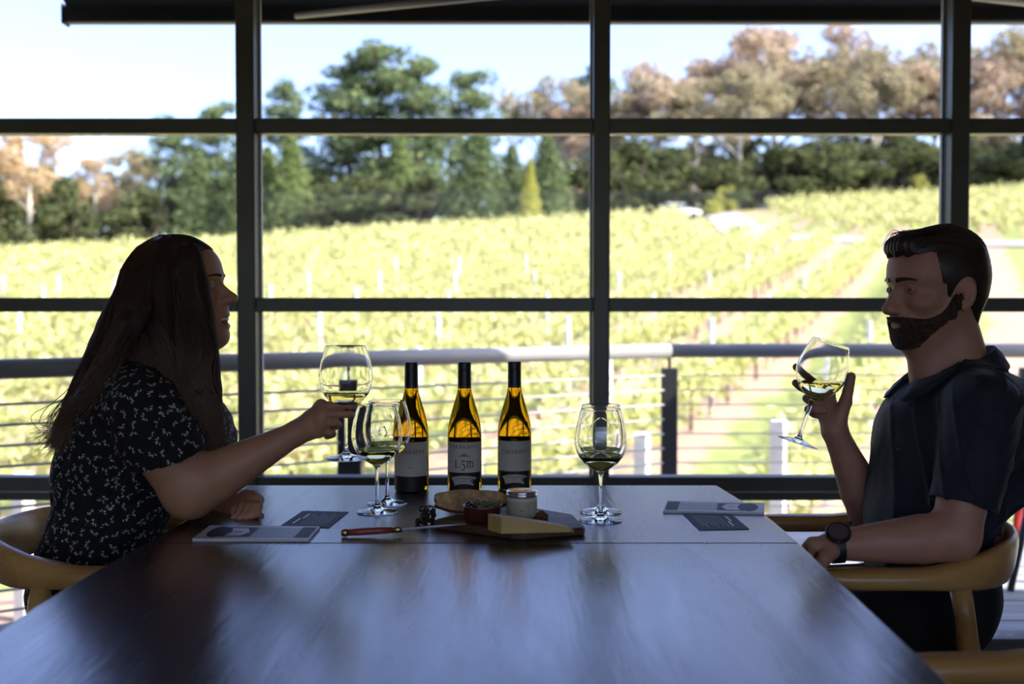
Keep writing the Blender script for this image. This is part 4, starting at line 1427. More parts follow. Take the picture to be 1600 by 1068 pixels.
# ramekin with pickles and olives
rq_ = Vector((-0.058, 2.150, BZ))
rk = empty('ramekin', rq_); tag(rk, 'small red brown bowl on the board left of the cheese', 'bowl')
MB().lathe([(0, 0), (0.030, 0), (0.0325, 0.002), (0.0385, 0.027), (0.0395, 0.0295), (0.0380, 0.0300), (0.0365, 0.0275), (0.031, 0.012), (0.0, 0.0115)], 40).build('bowl_wall', M['ramekin'], rk, smooth=True)
pos = [(-0.020, -0.012, 0.4, 'o'), (-0.012, 0.014, 1.2, 'p'), (0.004, -0.010, 0.5, 'p'), (0.018, 0.008, -0.5, 'p'), (0.024, -0.010, 0.35, 'p'), (-0.004, 0.004, 2.2, 'p'), (-0.024, 0.006, 0.1, 'o')]
for i, (dx, dy, an, kd) in enumerate(pos):
    Mr = Matrix.Rotation(an, 3, 'Z') @ Matrix.Rotation(-0.5, 3, 'Y')
    if kd == 'p':
        L = 0.017
        o = MB().tube([Vector((dx, dy, 0.0265)) + Mr @ Vector((L * t, 0.002 * math.cos(t * 3), 0.001 * i)) for t in (-1, -0.9, -0.5, 0, 0.5, 0.9, 1)], [0.0012, 0.004, 0.0058, 0.0062, 0.0056, 0.0036, 0.001], 10).build('gherkin', M['pickle'], None, smooth=True)
        tag(o, 'small green gherkin lying in the red brown bowl', 'gherkin', 'gherkins in the bowl')
    else:
        o = MB().lathe([(0.0005, -0.009), (0.005, -0.0075), (0.0078, -0.002), (0.0078, 0.003), (0.0052, 0.0075), (0.0005, 0.009)], 14, (dx, dy, 0.027), Mr).build('olive', M['olive'], None, smooth=True)
        tag(o, 'dark olive lying at the left of the red brown bowl', 'olive', 'olives in the bowl')
    o.location = rq_

# bread slices leaning behind
def bread(c, L, Wd, Hh, tilt, rz, label, seed):
    e = empty('bread_slice', c, rz); tag(e, label, 'bread', 'bread slices on the board')
    N = 40; ring = []
    for k in range(N):
        a = 2 * PI * k / N
        r = 1 + 0.05 * math.sin(3 * a + seed) + 0.03 * math.sin(7 * a + seed * 2) + 0.015 * math.sin(13 * a)
        ring.append((L * math.cos(a) * r, Wd * (abs(math.sin(a)) ** 0.8) * math.copysign(1, math.sin(a)) * r))
    Mt = Matrix.Rotation(tilt, 3, 'X')
    def sec(z, s): return [Mt @ Vector((x * s, y * s, z)) for x, y in ring]
    MB().loft([sec(-Hh, 0.985), sec(-Hh * 0.8, 1.0), sec(Hh * 0.8, 1.0), sec(Hh, 0.985)], False).build('crust', M['crust'], e, smooth=True)
    mb = MB(); mb.loft([sec(-Hh * 0.98, 0.97), sec(Hh * 0.98, 0.97)]); mb.build('crumb', M['crumb'], e)
bread(Vector((-0.082, 2.222, BZ + 0.0245)), 0.077, 0.023, 0.007, 1.02, 0.10, 'toasted bread slice leaning behind the little bowl', 1.0)

# dried grapes on their stalk
rs_ = random.Random(5)
gc = Vector((-0.168, 2.195, TZ0))
for k in range(13):
    a = rs_.uniform(0, 2 * PI); r = rs_.uniform(0, 0.014); z = 0.0062 + (k // 5) * 0.0088
    c = gc + Vector((r * math.cos(a) * 1.2 + (k % 5) * 0.004 - 0.008, r * math.sin(a), z))
    Mr = Matrix.Rotation(rs_.uniform(0, 3), 3, 'Z') @ Matrix.Rotation(rs_.uniform(0, 3), 3, 'Y')
    o = MB().lathe([(0.0005, -0.0072), (0.0042, -0.0055), (0.0060, -0.001), (0.0055, 0.003), (0.0036, 0.0062), (0.0005, 0.0072)], 10, (0, 0, 0), Mr).build('raisin', M['raisin'], None, smooth=True)
    o.location = c
    tag(o, 'dark dried grape in the little heap left of the bread', 'dried grape', 'dried grapes beside the board')
st = MB()
for (x0, r_, tt) in ((-0.174, 0.0075, 0.0), (-0.164, 0.008, 0.5), (-0.158, 0.0065, 1.0)):
    st.tube([Vector((x0 + r_ * math.cos(a), 2.188 + 0.004 * math.sin(a * 2), TZ0 + 0.030 + r_ * 0.9 * math.sin(a))) for a in np.linspace(-0.6, PI + 0.9 + tt, 14)], 0.0014, 6)
st.tube([(-0.182, 2.19, TZ0 + 0.028), (-0.168, 2.192, TZ0 + 0.025), (-0.150, 2.195, TZ0 + 0.027)], 0.0016, 6)
tag(st.build('grape_stalk', M['raisin'], None, smooth=True), 'dark curled stalk on top of the dried grapes', 'stalk')
# crumpled foil piece right of the jar
q = Bp(846, 806, BZ)
tag(MB().loft([[Vector((q.x, 2.17, BZ)) + Vector((x * s, y * s, z)) for x, y in ((-.010, -.008), (.002, -.011), (.012, -.004), (.009, .008), (-.003, .011), (-.012, .004))] for z, s in ((0, 1.0), (0.006, 1.1), (0.012, 0.6), (0.015, 0.2))]).build('food_morsel', M['crust'], None), 'small dark morsel on the board right of the jar', 'food')

# knife: handle on the table left, blade resting on the board
kn = empty('cheese_knife', (-0.31, 2.12, TZ0)); tag(kn, 'folding knife with red handle and its blade resting on the board', 'knife')
ka = on_z(534, 832, TZ0 + 0.008); kb = on_z(628, 826.5, TZ0 + 0.013); kc = on_z(728, 818, TZ0 + 0.021)
dk = (kb - ka).normalized(); sd_ = Vector((-dk.y, dk.x, 0)).normalized(); upk = dk.cross(sd_) * -1
if upk.z < 0: upk = -upk
def ksec(t, w, h, a=ka, b=kb, bow=0.0):
    c = a.lerp(b, t) + upk * bow
    return rsec(c, sd_, upk, w, h, 2.4, 12)
keep(MB().loft([ksec(t, w, h) for t, w, h in ((0.11, 0.0055, 0.0062), (0.3, 0.0062, 0.0070), (0.6, 0.0060, 0.0066), (0.84, 0.0055, 0.0058))]).build('handle_scale', M['redhandle'], None, smooth=True), kn)
keep(MB().loft([ksec(t, w, h) for t, w, h in ((-0.01, 0.002, 0.003), (0.0, 0.0056, 0.0065), (0.06, 0.0066, 0.0078), (0.109, 0.0055, 0.0062))]).build('butt_bolster', M['brass'], None, smooth=True), kn)
keep(MB().loft([ksec(t, w, h) for t, w, h in ((0.841, 0.0055, 0.0058), (0.95, 0.0055, 0.0060), (1.0, 0.0040, 0.0050))]).build('head_bolster', M['brass'], None, smooth=True), kn)
bl = []
for t in (0.0, 0.15, 0.4, 0.7, 0.9, 1.0):
    c = kb.lerp(kc, t); hw = 0.0060 * (1 - max(0, (t - 0.55) / 0.45) ** 2) + 0.0004
    d2 = Vector((sd_.x, sd_.y, 0.10)).normalized()
    bl.append([c - d2 * hw, c + Vector((0, 0, 0.0008)), c + d2 * hw, c - Vector((0, 0, 0.0008))])
keep(MB().loft(bl).build('blade', M['bladesteel'], None), kn)

# ================================================================== outdoor chair at the right
M['shell'] = mat('blue_grey_shell', (0.30, 0.36, 0.45), 0.5)
oc = empty('outdoor_chair', (2.36, 4.86, 0)); tag(oc, 'outdoor chair with dark splayed legs and blue grey shell on the deck', 'chair')
def opart(mb, name, m, **k): return keep(mb.build(name, m, None, **k), oc)
for a, b in (((2.20, 4.95, 0.44), (2.115, 4.93, -0.002)), ((2.20, 4.70, 0.44), (2.075, 4.63, -0.002)), ((2.52, 4.95, 0.44), (2.64, 5.02, -0.002)), ((2.52, 4.70, 0.44), (2.64, 4.62, -0.002))):
    opart(MB().tube([a, b], [0.018, 0.014], 10), 'leg', M['darkpost'], smooth=True)
opart(MB().loft([rsec(Vector((x, 4.83, z)), Vector((0, 1, 0)), Vector((0.1, 0, 1)), w, 0.012, 3, 16) for x, z, w in ((2.10, 0.452, 0.17), (2.25, 0.442, 0.22), (2.50, 0.442, 0.22), (2.62, 0.46, 0.20))]), 'seat', M['shell'], smooth=True)
opart(MB().loft([rsec(Vector((x, 4.83, z)), Vector((0, 1, 0)), Vector((1, 0, 0)), w, 0.010, 3, 16) for x, z, w in ((2.62, 0.46, 0.19), (2.68, 0.58, 0.22), (2.72, 0.74, 0.215), (2.74, 0.82, 0.17))]), 'backrest', M['shell'], smooth=True)
M['red'] = mat('red_cloth', (0.55, 0.03, 0.02), 0.7)
rs0 = P(1592, 770, 5.3)
tag(MB().loft([rsec(P(u, v, 5.28), Vector((1, 0, 0)), Vector((0, 1, 0)), w, 0.012, 2.5, 12) for u, v, w in ((1594, 700, 0.012), (1592, 770, 0.014), (1590, 815, 0.022), (1588, 846, 0.016))]).build('red_strap', M['red'], None, smooth=True), 'red strip hanging above the deck behind the man', 'strap')

# ================================================================== people
M['skin_w'] = mat('skin', (0.46, 0.235, 0.135), 0.52, 0.06, 30, bump=0.04, bscale=400)
M['skin_m'] = mat('skin_ruddy', (0.50, 0.255, 0.165), 0.52, 0.07, 30, bump=0.05, bscale=400)
M['eye'] = mat('eye_white', (0.7, 0.68, 0.64), 0.15)
M['iris'] = mat('iris', (0.05, 0.035, 0.03), 0.1)
M['teeth'] = mat('teeth', (0.75, 0.70, 0.62), 0.25)
M['lip'] = mat('lip', (0.36, 0.12, 0.10), 0.4)
M['hair_w'] = mat('brown_hair', (0.034, 0.020, 0.0125), 0.75, 0.3, 9, (6, 6, 0.7), spec=0.15)

M['hair_m'] = mat('dark_brown_hair', (0.028, 0.016, 0.010), 0.45, 0.3, 40, spec=0.5)
M['beard'] = mat('brown_beard', (0.085, 0.045, 0.028), 0.75, 0.5, 160, bump=0.9, bscale=420)
M['dress'] = mat('black_dress_cloth', (0.004, 0.004, 0.005), 0.9, 0.1, 30)
M['sprig'] = mat('white_leaf_print', (0.55, 0.57, 0.55), 0.8)
M['shirt'] = mat('navy_linen', (0.005, 0.010, 0.022), 0.7, 0.3, 90, (1, 1, 1), bump=0.25, bscale=600, sheen=0.08)
M['trouser'] = mat('black_trousers', (0.007, 0.007, 0.009), 0.85)
M['button'] = mat('dark_button', (0.06, 0.065, 0.08), 0.3)

_m, nt, bs = _new('brown_hair_lighter_ends')
bs.inputs['Roughness'].default_value = 0.42
_tc = nt.nodes.new('ShaderNodeTexCoord'); _sp = nt.nodes.new('ShaderNodeSeparateXYZ'); nt.links.new(_tc.outputs['Object'], _sp.inputs[0])
_ge = nt.nodes.new('ShaderNodeNewGeometry')
_ad = mth('ADD', _sp.outputs[2], mth('MULTIPLY', _ge.outputs['Random Per Island'], 0.12))
_cr = nt.nodes.new('ShaderNodeValToRGB')
_cr.color_ramp.elements[0].position = 0.0; _cr.color_ramp.elements[0].color = (0.20, 0.125, 0.075, 1)
_cr.color_ramp.elements[1].position = 1.0; _cr.color_ramp.elements[1].color = (0.042, 0.025, 0.016, 1)
_mr = nt.nodes.new('ShaderNodeMapRange'); _mr.inputs[1].default_value = 0.93; _mr.inputs[2].default_value = 1.20
nt.links.new(_ad, _mr.inputs[0]); nt.links.new(_mr.outputs[0], _cr.inputs[0]); nt.links.new(_cr.outputs[0], bs.inputs['Base Color'])
M['strand_w'] = _m

def mirror(fn, *a):
    return fn(1, *a), fn(-1, *a)

def head_sdf(o):
    """local head: x forward, y left, z up; origin between the eyes' level and the ears; metres"""
    jaw = o.get('jaw', 0.0)              # mouth opening
    m = o.get('male', True)
    cr = U(0.03, ell((-0.010, 0, 0.036), (0.098, 0.0755, 0.080)), ell((-0.035, 0, 0.020), (0.070, 0.070, 0.075)))
    face = U(0.025, ell((0.040, 0, 0.040), (0.050, 0.058, 0.052)), ell((0.036, 0, -0.026), (0.050, 0.053, 0.075)))
    jw = 0.050 if m else 0.046
    lowd = Vector((-0.004 * 1, 0, -jaw))
    chin = Vector((0.073, 0, -0.098)) + lowd
    parts = [cone((-0.005, s * jw, -0.045), chin + Vector((-0.012, s * 0.013, -0.002)), 0.018, 0.014) for s in (1, -1)]
    parts.append(ell(chin, (0.018, 0.023, 0.017)))
    parts.append(ell(Vector((0.060, 0, -0.082)) + lowd * 0.6, (0.028, 0.034, 0.030)))
    parts.append(cone((0.0, 0, -0.075), chin + Vector((-0.025, 0, 0.004)), 0.028, 0.018))
    lower = U(0.022, *parts)
    head = U(0.028, cr, face, lower)
    # cheekbones and cheeks, brow, muzzle
    add = []
    for s in (1, -1):
        add.append(ell((0.058, s * 0.040, -0.026), (0.024, 0.020, 0.019)))
        add.append(cone((0.084, s * 0.010, 0.020), (0.066, s * 0.047, 0.020), 0.0085, 0.007))
    add.append(ell((0.074, 0, -0.060), (0.022, 0.027, 0.022)))
    head = U(0.016, head, *add)
    # eye sockets
    socks = [ell((0.093, s * 0.031, -0.001), (0.016, 0.015, 0.0105)) for s in (1, -1)]
    head = sub(0.014, head, *socks)
    lids = []
    for s in (1, -1):
        ec = Vector((0.0705, s * 0.031, 0.000))
        lids.append(ell(ec + Vector((-0.002, 0, 0)), (0.0092, 0.0145, 0.0110)))
        lids.append(ell(ec + Vector((-0.001, s * 0.0045, -0.0072)), (0.0110, 0.0110, 0.0062)))
        for (z0, bulge, r) in ((0.0030, 0.0040, 0.0024), (-0.0036, -0.0024, 0.0020)):
            pts = []
            for t in np.linspace(-1, 1, 6):
                yy = t * 0.0150
                zz = z0 + bulge * (1 - t * t) - (0.0028 * abs(t) if z0 > 0 else -0.0034 * abs(t))
                rr = 0.0128
                xx = math.sqrt(max(2e-5, rr * rr - yy * yy * 0.55 - zz * zz))
                pts.append(ec + Vector((xx, yy, zz)))
            lids.append(chain(pts, [r] * 6))
    head = U(0.004, head, *lids)
    # nose
    nt_ = o.get('nose', Vector((0.112, 0, -0.037)))
    nose = U(0.010, cone((o.get('nasion', 0.085), 0, 0.006), nt_, 0.0066, 0.0088), ell(nt_ + Vector((-0.003, 0, -0.001)), (0.0100, 0.0105, 0.0090)),
             ell((nt_.x - 0.015, 0.0125, nt_.z - 0.004), (0.0115, 0.0068, 0.0078)), ell((nt_.x - 0.015, -0.0125, nt_.z - 0.004), (0.0115, 0.0068, 0.0078)),
             cone((0.084, 0, -0.03), (0.090, 0, -0.046), 0.012, 0.008))
    nost = [ell((nt_.x - 0.011, s * 0.0065, nt_.z - 0.0125), (0.005, 0.003, 0.004)) for s in (1, -1)]
    head = sub(0.003, U(0.010, head, nose), *nost)
    # lips
    sm = o.get('smile', 0.004)
    lips = []
    up = [Vector((0.0835 - 0.0, y, -0.0655 - 0.0 + sm * (abs(y) / 0.024) ** 2)) + Vector((0.0085 - 22.0 * y * y, 0, 0)) for y in (-0.025, -0.016, -0.006, 0.006, 0.016, 0.025)]
    lw = [Vector((0.0820, y, -0.0735 - jaw * (1 - (abs(y) / 0.026) ** 2) + sm * (abs(y) / 0.024) ** 2 + 0.004 * (abs(y) / 0.024) ** 2)) + Vector((0.0085 - 20.0 * y * y, 0, 0)) + lowd * 0.25 for y in (-0.024, -0.015, -0.006, 0.006, 0.015, 0.024)]
    lips = [chain(up, [0.0025, 0.0042, 0.0052, 0.0052, 0.0042, 0.0025]), chain(lw, [0.0025, 0.0047, 0.0056, 0.0056, 0.0047, 0.0025])]
    head = U(0.006, head, *lips)
    if jaw > 0.003:
        head = sub(0.004, head, ell((0.088, 0, -0.0705 - jaw * 0.5), (0.022, 0.021, 0.0035 + jaw * 0.42)))
    else:
        head = sub(0.003, head, chain([Vector((p.x + 0.004, p.y, (p.z + q.z) / 2 + 0.0004)) for p, q in zip(up, lw)], [0.0012] * 6))
    # ears
    ears = []
    for s in (1, -1):
        Re = Matrix.Rotation(rad(-14), 3, 'Y') @ Matrix.Rotation(s * rad(-22), 3, 'Z')
        e = ell((-0.014, s * 0.0785, -0.012), (0.0185, 0.0075, 0.031), Re)
        e = sub(0.005, e, ell((-0.010, s * 0.0865, -0.012), (0.0105, 0.0075, 0.018), Re))
        e = U(0.004, e, ell((-0.002, s * 0.0785, -0.016), (0.005, 0.006, 0.008)), ell((-0.009, s * 0.0775, -0.037), (0.008, 0.006, 0.009)))
        ears.append(e)
    return U(0.005, head, *ears)

def place_head(eye_px, Y, facing, yaw, pitch, scale, roll=0.0):
    """local head -> world so that the near eye's corner sits at the pixel"""
    Rm = Matrix.Rotation(facing + yaw, 4, 'Z') @ Matrix.Rotation(-pitch, 4, 'Y') @ Matrix.Rotation(roll, 4, 'X')
    tgt = P(eye_px[0], eye_px[1], Y)
    return Rm, tgt

def seg3(a, b, n=2): return [a.lerp(b, i / n) for i in range(n + 1)]

def finger(pts, r0, r1):
    n = len(pts); rs = [r0 + (r1 - r0) * i / (n - 1) for i in range(n)]
    return chain(pts, rs)

def hand_sdf(wrist, mcps, fingers, thumb, rw=0.021, rf=(0.0088, 0.0072), k=0.012, rthumb=(0.0125, 0.0088)):
    palm = [cone(wrist, m, rw * 0.82, 0.0115) for m in mcps]
    for a, b in zip(mcps[:-1], mcps[1:]): palm.append(cone(a, b, 0.0112, 0.0112))
    mid = [wrist.lerp(m, 0.55) for m in mcps]
    for a, b in zip(mid[:-1], mid[1:]): palm.append(cone(a, b, 0.0125, 0.0125))
    pal = U(k, *palm)
    pal = U(0.014, pal, chain(thumb[:2], [0.017, rthumb[0]]))
    th = chain(thumb[1:], [rthumb[0] + (rthumb[1] - rthumb[0]) * i / (len(thumb) - 2) for i in range(len(thumb) - 1)])
    fs = [finger(f, rf[0], rf[1]) for f in fingers]
    def f(p):
        d = smin(pal(p), th(p), 0.006)
        for g in fs: d = smin(d, g(p), 0.0035)
        return d
    return f

def strand_mesh(name, curves, r, sides=3):
    """thin tapering strands; curves: array (n, k, 3)"""
    cv = np.asarray(curves, dtype=float); n, k, _ = cv.shape
    t = np.gradient(cv, axis=1); t /= np.linalg.norm(t, axis=2)[..., None] + 1e-9
    ref = np.array([0.13, 0.97, 0.21]); a = np.cross(t, ref); a /= np.linalg.norm(a, axis=2)[..., None] + 1e-9
    b = np.cross(t, a)
    taper = np.minimum(1, np.linspace(1.15, 0.25, k))[None, :, None] * r
    rr = taper * NPR.uniform(0.6, 1.4, (n, 1, 1))
    rings = []
    for s in range(sides):
        an = 2 * PI * s / sides
        rings.append(cv + (a * math.cos(an) + b * math.sin(an)) * rr)
    V = np.stack(rings, 2).reshape(-1, 3)
    base = np.arange(n * k * sides).reshape(n, k, sides)
    Q = []
    for s in range(sides):
        s2 = (s + 1) % sides
        Q.append(np.stack([base[:, :-1, s], base[:, :-1, s2], base[:, 1:, s2], base[:, 1:, s]], -1).reshape(-1, 4))
    return mesh_np(name, V, np.concatenate(Q))

def smooth_curve(pts, n):
    """Catmull-Rom through points, n samples"""
    p = np.array([tuple(q) for q in pts], dtype=float)
    p = np.concatenate([[2 * p[0] - p[1]], p, [2 * p[-1] - p[-2]]])
    m = len(p) - 3; out = []
    for s in np.linspace(0, m - 1e-6, n):
        i = int(s); t = s - i
        a, b, c, d = p[i], p[i + 1], p[i + 2], p[i + 3]
        out.append(0.5 * ((2 * b) + (c - a) * t + (2 * a - 5 * b + 4 * c - d) * t * t + (3 * b - a - 3 * c + d) * t ** 3))
    return np.array(out)

def eye_part(Mh, s, par, sc):
    c = Mh @ Vector((0.0705, s * 0.031, 0.0))
    R3_ = Mh.to_3x3().normalized()
    mb = MB()
    rr = 0.0122 * sc
    mb.lathe([(rr * math.sin(a) + 1e-5, rr * math.cos(a)) for a in np.linspace(0.0, PI, 14)], 20, c, R3_ @ Matrix.Rotation(PI / 2, 3, 'Y'))
    e = keep(mb.build('eye', M['eye'], None, smooth=True), par)
    mi = MB(); ri = rr * 1.03
    mi.lathe([(ri * math.sin(a) + 1e-5, ri * math.cos(a)) for a in np.linspace(0.0, 0.48, 6)], 20, c, R3_ @ Matrix.Rotation(PI / 2, 3, 'Y'))
    keep(mi.build('iris', M['iris'], None, smooth=True), e)

# ------------------------------------------------------------------ the man
man = empty('person', (0.86, 2.32, 0.0))
tag(man, 'bearded person in a dark navy short sleeved shirt raising a tilted wine glass', 'person')
MY = 2.31
MSC = 1.02
Rm = Matrix.Rotation(PI + rad(17), 4, 'Z') @ Matrix.Rotation(rad(2), 4, 'Y')
mh_c = P(1460, 451, MY)           # head centre, refined against the photo
MH = Matrix.Translation(mh_c) @ Rm @ Matrix.Scale(MSC, 4)
mhead = head_sdf({'male': True, 'smile': 0.006})
mheadw = bounded(moved(mhead, MH), mh_c, 0.16)
def hw(p): return MH @ Vector(p)

# skeleton points (photo pixel, distance)
m_neck0 = hw((-0.030, 0, -0.070)); m_neck1 = P(1505, 600, 2.31)
m_shL = P(1535, 632, 2.125); m_shR = P(1500, 628, 2.50)           # near (left) and far (right) shoulders
m_elL = P(1492, 838, 2.085); m_wrL = P(1304, 852, 2.095)
m_elR = P(1362, 806, 2.43); m_wrR = P(1304, 672, 2.385)
arms_m = U(0.02,
    chain([m_shL, m_shL.lerp(m_elL, 0.5), m_elL], [0.046, 0.050, 0.043]),
    chain([m_elL, m_elL.lerp(m_wrL, 0.28), m_elL.lerp(m_wrL, 0.7), m_wrL], [0.043, 0.047, 0.036, 0.027]))
armr_m = U(0.02, chain([m_shR, m_elR], [0.056, 0.044]), chain([m_elR, m_elR.lerp(m_wrR, 0.3), m_elR.lerp(m_wrR, 0.75), m_wrR], [0.043, 0.045, 0.031, 0.026]))
# right hand round the bowl of the glass (behind it as seen from here)
gax = Vector((math.sin(MTILT), 0, math.cos(MTILT)))
def G(h): return MG + gax * h
YR = 2.36
mR = [P(1294, 612, 2.418), P(1290, 622, 2.412), P(1289, 635, 2.405), P(1291, 648, 2.396)]       # knuckles: index..little
fR = [[mR[0], P(1272, 598, 2.432), P(1255, 584, 2.428), P(1244, 573, 2.415)],
      [mR[1], P(1266, 612, 2.424), P(1250, 604, 2.412), P(1243, 598, 2.398)],
      [mR[2], P(1268, 628, 2.408), P(1260, 622, 2.388), P(1272, 629, 2.375), P(1283, 631, 2.376)],
      [mR[3], P(1272, 646, 2.402), P(1263, 639, 2.384), P(1275, 641, 2.374), P(1287, 641, 2.374)]]
tR = [P(1312, 652, 2.378), P(1321, 628, 2.372), P(1326, 606, 2.362), P(1330, 588, 2.352)]
handR_m = bounded(hand_sdf(m_wrR, mR, fR, tR, 0.026, (0.0098, 0.0080), 0.014, (0.0130, 0.0095)), mR[1], 0.14, 0.03)
# left hand holds the end of the chair arm
mL = [P(1270, 850, 2.075), P(1266, 857, 2.095), P(1267, 862, 2.112), P(1271, 866, 2.127)]
def dn(p, a, b): return [p, p + Vector((-0.008 + a, 0, -0.026)), p + Vector((0.008 + a, 0.004, -0.050)), p + Vector((0.026 + b, 0.006, -0.058))]
fL = [dn(mL[0], 0, 0), dn(mL[1], -.002, 0), dn(mL[2], 0, 0), dn(mL[3], .003, 0)]
tL = [P(1296, 862, 2.065), P(1288, 872, 2.050), P(1280, 884, 2.048), P(1276, 896, 2.055)]
handL_m = bounded(hand_sdf(m_wrL, mL, fL, tL, 0.026, (0.0100, 0.0082), 0.014, (0.0130, 0.0095)), mL[1], 0.14, 0.03)
neck_m = U(0.03, chain([m_neck0, m_neck1], [0.057, 0.062]), cone(hw((0.030, 0, -0.085)), P(1462, 612, 2.31), 0.036, 0.050))
chest_in = U(0.06, ell(P(1495, 690, 2.32), (0.115, 0.160, 0.15)), ell(P(1470, 850, 2.32), (0.12, 0.150, 0.16)), cone(m_shL, m_shR, 0.045, 0.045))
body_m_u = U(0.03, mheadw, neck_m)
body_m = U(0.02, body_m_u, chest_in, arms_m, armr_m)
body_m = U(0.008, body_m, handL_m, handR_m)
sdf_obj('body', body_m, (0.50, 1.98, 0.60), (1.14, 2.62, 1.40), 0.0026, M['skin_m'], man)
for s in (1, -1): eye_part(MH, s, man, MSC)

# beard, moustache, eyebrows, hair
def in_head(f, Mh): return moved(f, Mh)
def beard_mask(p):
    x, y, z = p[:, 0], np.abs(p[:, 1]), p[:, 2]
    line = np.interp(x, [-0.01, 0.006, 0.018, 0.032, 0.050, 0.066, 0.080, 0.10], [-0.004, -0.012, -0.036, -0.050, -0.057, -0.0575, -0.0555, -0.0530])
    line = line + 0.0016 * vnoise(p, 700, 4)
    top = z - line
    lipc = np.sqrt(((x - 0.094) / 0.018) ** 2 + (y / 0.019) ** 2 + ((z + 0.0700) / 0.0072) ** 2)
    jl = np.interp(x, [-0.01, 0.02, 0.06, 0.10], [-0.078, -0.098, -0.116, -0.125]) + 0.0015 * vnoise(p, 600, 9)
    d = np.maximum(np.maximum(top, -0.002 - x + 0.001 * vnoise(p, 600, 1)), jl - z)
    return np.maximum(d, (1 - lipc) * 0.008)
jaw_only = mhead
bd_f = inter(0.003, disp(lambda p: jaw_only(p) - np.interp(p[:, 0], [0.0, 0.05, 0.09], [0.0016, 0.0034, 0.0052]).astype(f32), lambda p: 0.0009 * vnoise(p, 1300, 3) + 0.0007 * vnoise(p, 1900, 5)), beard_mask)
bd_f2 = inter(0.0, bd_f, lambda p: -(mhead(p) + 0.003))
sdf_obj('beard', moved(bd_f2, MH), tuple(mh_c + Vector((-0.16, -0.12, -0.15))), tuple(mh_c + Vector((0.10, 0.12, 0.03))), 0.0022, M['beard'], man)
def brow_f(hs, th, z0, hz):
    def mask(p):
        y = np.abs(p[:, 1]); z = p[:, 2]
        t = np.clip((y - 0.010) / 0.040, 0, 1)
        zc = z0 + 0.0045 * np.sin(t * 2.4) - 0.004 * t
        return np.maximum(np.maximum(np.abs(z - zc) - hz * (1.05 - 0.75 * t), np.maximum(0.010 - y, y - 0.051)), 0.04 - p[:, 0])
    return inter(0.0, disp(grow(hs, th), lambda p: 0.0006 * vnoise(p, 1500, 2)), mask)
for s in (1, -1):
    sdf_obj('eyebrow', moved(inter(0.0, brow_f(mhead, 0.0026, 0.0195, 0.0048), (lambda p, s=s: -s * p[:, 1])), MH), tuple(mh_c + Vector((-0.13, -0.09, -0.01))), tuple(mh_c + Vector((0.0, 0.09, 0.06))), 0.0016, M['hair_m'], man)
def hair_m_local(p):
    cr = U(0.03, ell((-0.010, 0, 0.036), (0.101, 0.0800, 0.083)), ell((-0.038, 0, 0.016), (0.0715, 0.0745, 0.080)))
    topv = U(0.03, cone((0.070, 0.022, 0.090), (-0.02, 0.020, 0.098), 0.020, 0.022), cone((0.066, -0.025, 0.088), (-0.02, -0.022, 0.096), 0.020, 0.022),
             cone((0.086, 0.012, 0.086), (0.086, -0.014, 0.084), 0.013, 0.013), ell((-0.045, 0, 0.074), (0.05, 0.06, 0.045)))
    nape = U(0.02, cone((-0.080, 0, -0.01), (-0.070, 0, -0.075), 0.030, 0.022), cone((-0.060, 0.03, -0.02), (-0.055, 0.025, -0.075), 0.028, 0.022), cone((-0.060, -0.03, -0.02), (-0.055, -0.025, -0.075), 0.028, 0.022))
    d = smin(smin(cr(p), topv(p), 0.03), nape(p), 0.02)
    x, y, z = p[:, 0], p[:, 1], p[:, 2]
    # streaks running from the brow to the crown
    d = d + 0.0011 * np.sin(y * 620 + 7 * np.sin(x * 25) + x * 60) * np.clip((z - 0.06) / 0.03, 0, 1) + 0.0004 * vnoise(p, 600, 2)
    # hairline: keep what lies behind it
    hl = np.where(z > 0.062, 0.094 - 0.0 * z, 0.034 + 0.35 * (z - 0.0))       # temple line
    hl = np.where(z < 0.012, 0.012, hl)
    ss = np.clip((z - 0.056 + 0.004 * np.sin(y * 260)) / 0.020, 0, 1); ss = ss * ss * (3 - 2 * ss)
    tl = 0.030 + 0.25 * np.clip(z, 0, 0.06)
    hl = tl * (1 - ss) + 0.110 * ss
    hl = np.where(z < 0.010, 0.022 + 0.25 * z, hl)
    m = x - hl
    # round the ear and the sideburn
    ear = 0.027 - np.sqrt((x + 0.017) ** 2 * 1.0 + (z + 0.014) ** 2 * 0.55)
    m = np.maximum(m, np.where(np.abs(y) > 0.04, ear, -1))
    low = np.where(x > -0.030, -0.022 - z, -0.098 - z)
    m = np.maximum(m, low)
    return np.maximum(d, m)
sdf_obj('hair', moved(hair_m_local, MH), tuple(mh_c + Vector((-0.14, -0.13, -0.13))), tuple(mh_c + Vector((0.15, 0.13, 0.16))), 0.0024, M['hair_m'], man)
# loose strands of the quiff
cv = []
for k in range(420):
    y0 = NPR.uniform(-0.045, 0.048); x0 = NPR.uniform(-0.03, 0.066)
    zt = 0.106 + 0.004 * math.exp(-((x0 - 0.03) / 0.05) ** 2)
    L = NPR.uniform(0.022, 0.040)
    a = Vector((x0 - L, y0 * 0.9, zt - 0.010 + NPR.normal(0, 0.002)))
    b = Vector((x0 - L * 0.3, y0 + NPR.normal(0, 0.003), zt + 0.006 + NPR.normal(0, 0.002)))
    c = Vector((x0 + L * 0.4, y0 + NPR.normal(0, 0.006), zt + 0.004 + NPR.normal(0, 0.003)))
    d = Vector((min(0.098, x0 + L * 0.75), y0 + NPR.normal(0, 0.008), zt - 0.012 - 0.10 * max(0, x0 - 0.02) + NPR.normal(0, 0.003)))
    cv.append(smooth_curve([MH @ a, MH @ b, MH @ c, MH @ d], 8))
